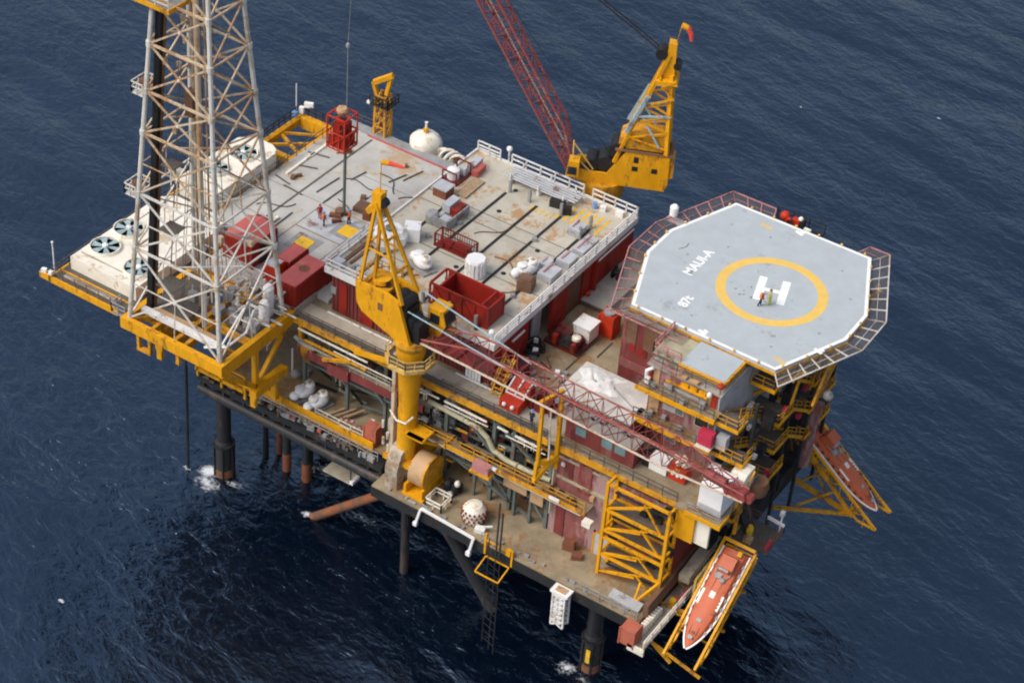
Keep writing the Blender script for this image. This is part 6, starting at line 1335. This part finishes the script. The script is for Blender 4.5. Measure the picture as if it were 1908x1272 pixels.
MB().box(22.3, -4.0, 21.4, 24.2, -3.6, 24.74).box(22.0, -4.1, 24.3, 22.4, 0, 24.88).build('yellow_panel', 'yellow', t, False); MB().box(24.2, -3.7, 21.4, 25.6, -3.4, 24.7).build('cream_panel', 'cream', t, False)
MB().rail([(23.2, -3.9, 25.05), (26.5, -3.9, 25.05)], r=.03, h=.9).rail([(26.55, -2, 25.05), (26.55, 3, 25.05)], r=.03).build('railing', 'grey', t); MB().box(22.1, -3.2, 16.2, 22.4, 3.4, 24.6).build('lower_housing', 'red_dark', t, False)
b = MB(); b.beam((26.4, 1.0, 25), (26.4, 4.4, 24.5), .3); b.beam((26.5, 0, 25.2), (26.5, 0, 21), .3); b.beam((26.6, -1.2, 25.1), (26.7, 1.8, 27.4), .18); b.build('strut', 'yellow_worn', t); MB().lathe((26.9, 2.6, 24.4), [(.9, 0), (1.1, .8), (.9, 1.5)], 14).build('rolled_hose', 'brown', t)
for (x, w_, m, lab) in [(18.6, 1.8, 'white', 'plain white chest on the main deck below the boom'), (20.6, 1.7, 'red_bright', 'red chest with white bags piled on top below the boom')]:
    t = thing('deck_chest', lab, 'chest', (x, -.9, 25)); MB().box(x - w_ / 2, -1.3, 25.02, x + w_ / 2, -.2, 26.5).build('body', m, t, False)
    if m == 'red_bright':
        b = MB()
        for k in range(12): b.ball((x + random.uniform(-.8, .8), random.uniform(-1.2, -.1), 26.7 + random.random() * .3), random.uniform(.2, .35), 7, 5)
        b.build('bag', 'cream', t); b = MB(); b.ball((x - .4, -1.34, 25.9), .22); b.ball((x + .1, -1.34, 25.8), .2); b.ball((x + .5, -1.34, 25.85), .16); b.build('marking', 'white', t)
        MB().box(x - .3, -1.36, 26.2, x + .3, -1.302, 26.5).build('label_plate', 'yellow', t, False)
t = thing('grey_basket', 'dark steel basket left of the plain white chest', 'basket', (17, -.9, 25)); b = MB(); b.box(16.9, -1.2, 25, 17.6, .4, 26.4); b.beam((16.8, -1.3, 26.5), (17.8, .4, 26.5), .15); b.build('basket', 'dark', t)
t = thing('edge_windwall', 'dark maroon wind wall and tan duct along the right edge of the lower deck', 'wind wall', (22.6, -2, 14))
MB().beam((22.4, -7.6, 14.6), (22.4, 6.5, 15.4), .5, 1.6, up=(0, 0, 1)).build('wall', 'brown', t, False); MB().beam((23.5, -2.6, 15.4), (23.2, 7.6, 16.0), 1.1, .9, up=(0, 0, 1)).build('duct', 'duct_tan', t, False)
b = MB(); b.rail([(24.7, -2.6, 13.2), (24.7, 6.0, 13.8)], h=2.9, step=4, r=.1, rails=(1, .55, .1)); b.beam((24.7, -2.6, 13.4), (24.7, 1.6, 16.4), .14); b.beam((24.7, 1.6, 13.6), (24.7, 5.8, 16.6), .14); b.build('yellow_frame', 'yellow_cream', t)
t = thing('side_gangway', 'grey side gangway with pale rails outside the right edge', 'gangway', (23.4, -5, 13.2)); MB().box(22.5, -10.6, 12.9, 24.1, 3.5, 13.1).build('floor', 'deck_grey', t, False)
b = MB(); b.rail([(24.1, -10.6, 13.1), (24.1, 3, 13.1)], r=.06, step=1.6); b.box(22.6, -10.9, 12.6, 24.3, -10.7, 13.4); b.build('railing', 'cream', t); b = MB()
for k in range(9): b.box(22.7, -9.2 + .42 * k, 13.12, 23.2, -9.0 + .42 * k, 14.3 - .05 * k)
b.build('slatted_rack', 'cream', t); b = MB(); b.cbox((23.9, -2.6, 13.8), (.3, 1.2, .4)); b.cbox((23.6, -3.4, 13.4), (.4, .5, .5)); b.build('box', 'pink_box', t); MB().cbox((23.3, -3.8, 13.4), (.6, .5, .5)).build('yellow_box', 'hatch_yellow', t)
container('corner_box', 21.7, -10.9, 12.9, 23.2, -9.5, 14.9, 'terracotta', 'terracotta square box hanging over the near deck corner', 'box', ribs=False)

# ------------------------------------------------------------------ gear on the lower deck front
t = thing('hose_reel', 'big tan drum reel on yellow base at the lower deck front', 'reel', (-3.6, -6, 13.5))
MB().lathe((-4.6, -5.4, 15.9), [(1.75, 0), (1.75, 1.6)], 32, 'X').build('drum', 'tan', t); MB().lathe((-3.0, -5.4, 15.9), [(1.82, 0), (1.82, .22), (.7, .22), (.7, .3)], 32, 'X').build('end_disc', 'yellow_worn', t)
MB().box(-5.0, -7.4, 13.5, -2.5, -3.6, 13.8).box(-4.9, -7.3, 13.8, -4.6, -3.8, 14.8).box(-3.0, -7.3, 13.8, -2.7, -3.8, 14.8).build('base', 'yellow', t, False)
t = thing('duct_hood', 'pale tan bent duct hood curving down left of the drum reel', 'duct', (-6.3, -5.5, 13.5))
MB().prism([(-7.0, -7.4, 13.5), (-7.0, -7.5, 16.0), (-7.0, -6.8, 17.6), (-7.0, -5.0, 18.9), (-7.0, -2.6, 18.9), (-7.0, -2.6, 17.8), (-7.0, -4.6, 17.6), (-7.0, -5.8, 16.8), (-7.0, -6.3, 15.6), (-7.0, -6.3, 13.5)], (1.4, 0, 0)).build('duct', 'duct_tan', t, False)
t = thing('checkered_tank', 'white round tank with dark dotted net on the lower deck', 'tank', (2.8, -6.3, 13.5))
MB().lathe((2.6, -6.2, 13.55), [(1.0, 0), (1.2, .6), (1.15, 1.5), (.75, 2.0), (.2, 2.15)], 16).build('shell', 'cream', t); b = MB()
for r in range(4):
    for k in range(16):
        a = 6.283 * (k + .5 * (r % 2)) / 16; rr = (1.12, 1.21, 1.19, 1.16)[r]; b.cbox((2.6 + rr * math.cos(a), -6.2 + rr * math.sin(a), 13.85 + .4 * r), (.14, .2, .2), a)
b.build('dot', 'maroon', t); b = MB(); b.cbox((4.0, -7.2, 13.8), (1.0, .7, .5), .3); b.beam((3.6, -7.4, 14.0), (5.0, -6.6, 14.3), .15); b.build('cradle', 'white_rail', t)
t = thing('white_boom_pipe', 'white pipe rail with hanging ends along the lower deck edge', 'pipe', (1, -8.4, 13.8)); b = MB(); b.beam((-1.9, -8.5, 14.1), (4.2, -8.5, 13.7), .22); b.beam((-1.9, -8.6, 14.1), (-2.4, -8.6, 12.0), .24); b.beam((4.2, -8.6, 13.8), (3.8, -8.6, 11.7), .24); b.cbox((-2.45, -8.6, 11.9), (.4, .35, .4)); b.cbox((3.75, -8.6, 11.6), (.45, .35, .45)); b.build('pipe', 'white', t)
t = thing('pump_set', 'dark pump set with cream filter behind the drum reel', 'pump', (-1.2, -4.4, 13.5)); b = MB(); b.lathe((-1.6, -4.6, 13.5), [(.4, 0), (.4, 1.3), (.2, 1.6)], 12); b.lathe((-.9, -4.4, 13.5), [(.35, 0), (.45, .5), (.3, 1.2)], 12); b.cbox((-1.3, -3.8, 14.0), (1.6, .5, 1.0)); b.build('pump', 'dark', t); MB().ball((-.6, -4.4, 15.0), .3, 10, 6, 1.3).build('filter', 'cream', t); MB().ball((-1.0, -5.0, 13.9), .32).build('dome', 'grey_light', t)
t = thing('tank_frame', 'brown open pallet frame next to the drum reel', 'frame', (-1.6, -6.4, 13.5)); b = MB(); b.rail([(-2.2, -7.4, 13.5), (-.4, -7.4, 13.5), (-.4, -5.6, 13.5), (-2.2, -5.6, 13.5)], h=1.0, step=1, r=.06, closed=True); b.build('frame', 'cream', t)
t = thing('basket_ladder', 'yellow square hoop and long ladder cables hanging from the lower deck edge', 'ladder', (6.9, -8.6, 13.5)); b = MB(); h = [(5.6, -8.4, 12.2), (5.6, -10.2, 11.6), (8.2, -10.2, 11.6), (8.2, -8.4, 12.2)]
for p, q in zip(h, h[1:] + h[:1]): b.beam(p, q, .12)
b.beam((5.4, -8.3, 12.4), (5.4, -8.3, 15.0), .2); b.beam((8.4, -8.3, 12.4), (8.4, -8.3, 14.4), .2); b.beam((5.4, -8.3, 14.2), (8.4, -8.3, 13.9), .14); b.cbox((8.0, -8.3, 14.0), (.5, .4, .7)); b.build('hoop', 'yellow', t)
b = MB()
for (x, y) in ((6.3, -9.2), (7.0, -9.0), (7.7, -9.3)): b.tube((x, y, 15.5 if x < 7 else 13), (x + .1, y, 1.8 if x < 6.5 else .9), .06, 5)
b.beam((6.9, -8.8, 13.2), (6.9, -8.8, 20), .14); b.beam((7.3, -8.8, 13.2), (7.3, -8.8, 19), .14)
for k in range(11): b.beam((6.35, -9.2, 12.4 - k), (7.75, -9.3, 12.0 - k), .05)
b.build('cable', 'leg_steel', t)
t = thing('white_chute', 'white lattice chute hanging below the lower deck edge', 'chute', (14.3, -8.9, 13.4)); b = MB(); b.box(13.4, -9.5, 13.2, 15.3, -8.35, 13.45); b.build('head', 'white', t, False); MB().box(13.8, -9.3, 13.46, 14.9, -8.6, 13.52).build('tray', 'tan', t, False); b = MB()
for (x, y) in ((13.7, -9.4), (15.0, -9.4), (15.0, -8.5), (13.7, -8.5)): b.beam((x, y, 13.2), (x + .1, y, 9.2), .16)
for k in range(6):
    z = 13 - k * .65
    for y in (-9.4, -8.5): b.beam((13.7, y, z), (15.05, y, z - .65), .12); b.beam((15.0, y, z), (13.75, y, z - .65), .12); b.beam((13.7, y, z), (15, y, z), .12)
    for x in (13.7, 15.0): b.beam((x, -9.4, z), (x, -8.5, z - .65), .12)
b.build('lattice', 'white', t); b = MB(); b.box(14.0, -9.2, 9.4, 14.8, -8.7, 13.1); b.build('net_core', 'duct_tan', t)
t = thing('hanging_platform', 'square tan work platform hung low under the crane pedestal', 'platform', (-13, -3, 9)); MB().prism([(-16.2, -5.1, 8.5), (-12.8, -5.1, 8.5), (-12.7, -1.0, 8.6), (-16.0, -1.0, 8.6)], (0, 0, .22)).build('floor', 'duct_tan', t, False); b = MB()
for (x, y) in ((-16, -1.1), (-12.8, -1.1), (-12.8, -5.0)): b.beam((x, y, 8.7), (x, y, 13), .12)
b.build('hanger', 'leg_steel', t); MB().cbox((-12.6, -4.6, 8.9), (.4, 1.2, .4)).build('white_edge', 'white', t)
container('corner_cabinet', -11.4, -5.0, 15.0, -10.0, -3.9, 17.1, 'terracotta', 'upright terracotta cabinet left of the near crane pedestal', 'cabinet', ribs=False)
t = thing('deck_timber', 'brown timber battens beside the two white rounded tanks', 'timber', (-16.5, -3, 15)); b = MB()
for k in range(9): b.cbox((-16.2 + .33 * k * .8, -3.6 + .12 * k, 15.2 + (k % 3) * .18), (.22, 2.0, .2), -.6 + .1 * (k % 3))
b.build('batten', 'wood', t); b = MB(); b.rail([(-17.4, -4.9, 15), (-11.6, -4.9, 15)], r=.035); b.build('rail', 'cream', t)
t = thing('valve_tree', 'small pink and white valves on the wing deck rail', 'valves', (-13, -4.6, 15)); b = MB()
for k in range(6): b.ball((-14.4 + .55 * k, -4.5 + random.uniform(-.2, .3), 15.8 + random.random() * .4), .22)
b.build('valve', 'pink', t); b = MB(); b.cbox((-13.8, -4.9, 15.3), (1.2, .35, .3)); b.cbox((-11.6, -3.4, 15.8), (.5, .5, 1.4), .3); b.build('box', 'white', t)
t = thing('hose_hopper', 'yellow hopper hanging under the main deck left end', 'hopper', (-20, -3, 21)); MB().lathe((-19.6, -3.4, 20.0), [(.3, 0), (1.0, 1.6), (1.0, 2.0)], 4).build('hopper', 'yellow_worn', t, False); MB().path([(-21, -3.6, 22.6), (-20, -3.6, 22.1), (-18.6, -3.5, 22.0)], .22, 8).build('duct', 'grey_light', t); MB().box(-20.6, -3.6, 21.9, -20.2, -3.2, 24.3).build('strut', 'yellow', t, False)
t = thing('grey_manifold', 'pale round grey manifold on the dark inner wing deck', 'manifold', (-22.5, -1, 15)); MB().ball((-22.6, -1.2, 15.4), .6, 12, 7, .8).cbox((-21.9, -.2, 15.3), (.5, .5, .5)).build('body', 'grey', t); b = MB()
for (x, y) in ((-23.6, -.6), (-18.9, .5)): b.beam((x, y, 15), (x, y, 17.8), .14)
b.build('post', 'white_rail', t)

# ------------------------------------------------------------------ people
def person(loc, facing, label, suit, top=None, helmet='helmet_white', stride=.12, arm=.2, lean=0.0):
    t = thing('person', label, 'person', loc, group=None, local=True); t.rotation_euler = (0, lean, R_(facing))
    def skin(name, m, J, E, Rd, parent, lv=1):
        me = bpy.data.meshes.new(name); me.from_pydata(J, E, []); o = bpy.data.objects.new(name, me); COL.objects.link(o); o.parent = parent
        md = o.modifiers.new('skin', 'SKIN'); md.use_smooth_shade = True
        for i, r in enumerate(Rd): me.skin_vertices[0].data[i].radius = (r, r)
        me.skin_vertices[0].data[0].use_root = True
        s = o.modifiers.new('sub', 'SUBSURF'); s.levels = lv; s.render_levels = lv
        me.materials.append(MATS[m]); return o
    J, E, Rd = [], [], []
    def add(p, r, par=None):
        J.append(p); Rd.append(r)
        if par is not None: E.append((par, len(J) - 1))
        return len(J) - 1
    st = stride
    pel = add((0, 0, .95), .14); sp_ = add((.01, 0, 1.18), .135, pel); ch_ = add((.01, 0, 1.40), .15, sp_); nk = add((.015, 0, 1.52), .055, ch_)
    jw = add((.04, 0, 1.60), .075, nk); hd = add((.03, 0, 1.68), .098, jw); cr_ = add((.02, 0, 1.76), .075, hd); add((.135, 0, 1.64), .018, jw); add((.02, .10, 1.665), .018, hd); add((.02, -.10, 1.665), .018, hd)
    cl = [pel, sp_, ch_]
    hands = []; cuffs = []
    for sg in (-1, 1):
        hip = add((0, .10 * sg, .88), .10, pel); kn = add((.03 + st * sg * .5, .11 * sg, .49), .068, hip); an = add((st * sg - .02, .11 * sg, .09), .045, kn); toe = add((st * sg + .15, .12 * sg, .04), .04, an)
        sh = add((0, .19 * sg, 1.43), .065, ch_); el = add((-.02 + arm * .3, .26 * sg, 1.15), .046, sh); wr = add((arm, .25 * sg, .93), .032, el); pm = add((arm + .03, .25 * sg, .85), .036, wr)
        for k, (dy, ln) in enumerate(((-.032, .062), (-.011, .072), (.011, .075), (.032, .068))):
            f1 = add((arm + .035, (.25 * sg) + dy * .8, .80), .0105, pm); add((arm + .06, (.25 * sg) + dy, .80 - ln * .8), .009, f1)
        th = add((arm + .07, .25 * sg - .02 * sg, .84), .011, pm); add((arm + .09, .25 * sg - .025 * sg, .79), .009, th)
    body = skin('body', 'skin', J, E, Rd, t)
    J, E, Rd = [], [], []
    pel = add((0, 0, .95), .155); sp_ = add((.01, 0, 1.18), .15, pel); ch_ = add((.01, 0, 1.40), .165, sp_); add((.015, 0, 1.5), .085, ch_)
    for sg in (-1, 1):
        hip = add((0, .10 * sg, .88), .115, pel); kn = add((.03 + st * sg * .5, .11 * sg, .49), .085, hip); an = add((st * sg - .02, .11 * sg, .12), .07, kn); add((st * sg + .13, .12 * sg, .05), .055, an)
        sh = add((0, .19 * sg, 1.43), .08, ch_); el = add((-.02 + arm * .3, .26 * sg, 1.15), .06, sh); add((arm * .9, .25 * sg, .97), .048, el)
    skin('coverall', suit, J, E, Rd, t)
    if top:
        MB().lathe((0.01, 0, 0), [(.20, .98), (.21, 1.2), (.215, 1.4), (.13, 1.5)], 14).build('hi_vis_vest', top, t)
    MB().lathe((.03, 0, 1.70), [(.16, 0), (.135, .012), (.13, .06), (.09, .13), (.02, .15)], 14).build('hard_hat', helmet, t)
    b = MB()
    for sg in (-1, 1): b.ball((.125, .035 * sg, 1.675), .012, 6, 4)
    b.build('eyes', 'black', body)
    return t
person((-28.6, 10.3, 25.53), -60, 'person in dark red coveralls standing behind two others near the dark pole', 'coverall_red', None, 'coverall_red')
person((-27.5, 9.5, 25.53), 60, 'person in navy trousers and orange jacket facing the dark pole', 'navy', 'hivis_orange', 'helmet_blue', .08)
person((-25.7, 11.4, 25.53), 170, 'person with blue hard hat standing beside the yellow hatch', 'navy', 'hivis_orange', 'helmet_blue', .05, .3)
person((19.25, 14.15, 35.01), 30, 'person in navy trousers and orange vest on the painted landing letter', 'navy', 'hivis_orange', 'helmet_white', .14, .25, .1)
person((19.95, 14.85, 35.01), 200, 'person in lime yellow coveralls on the painted landing letter', 'hivis_lime', None, 'brown', .12, .25)
person((6.0, -2.9, 25.07), 100, 'person in navy with blue hard hat walking along the front walkway', 'navy', None, 'helmet_blue', .16)
for o in ALL:
    pass
for o in bpy.data.objects:
    if '_o' in o: del o['_o']
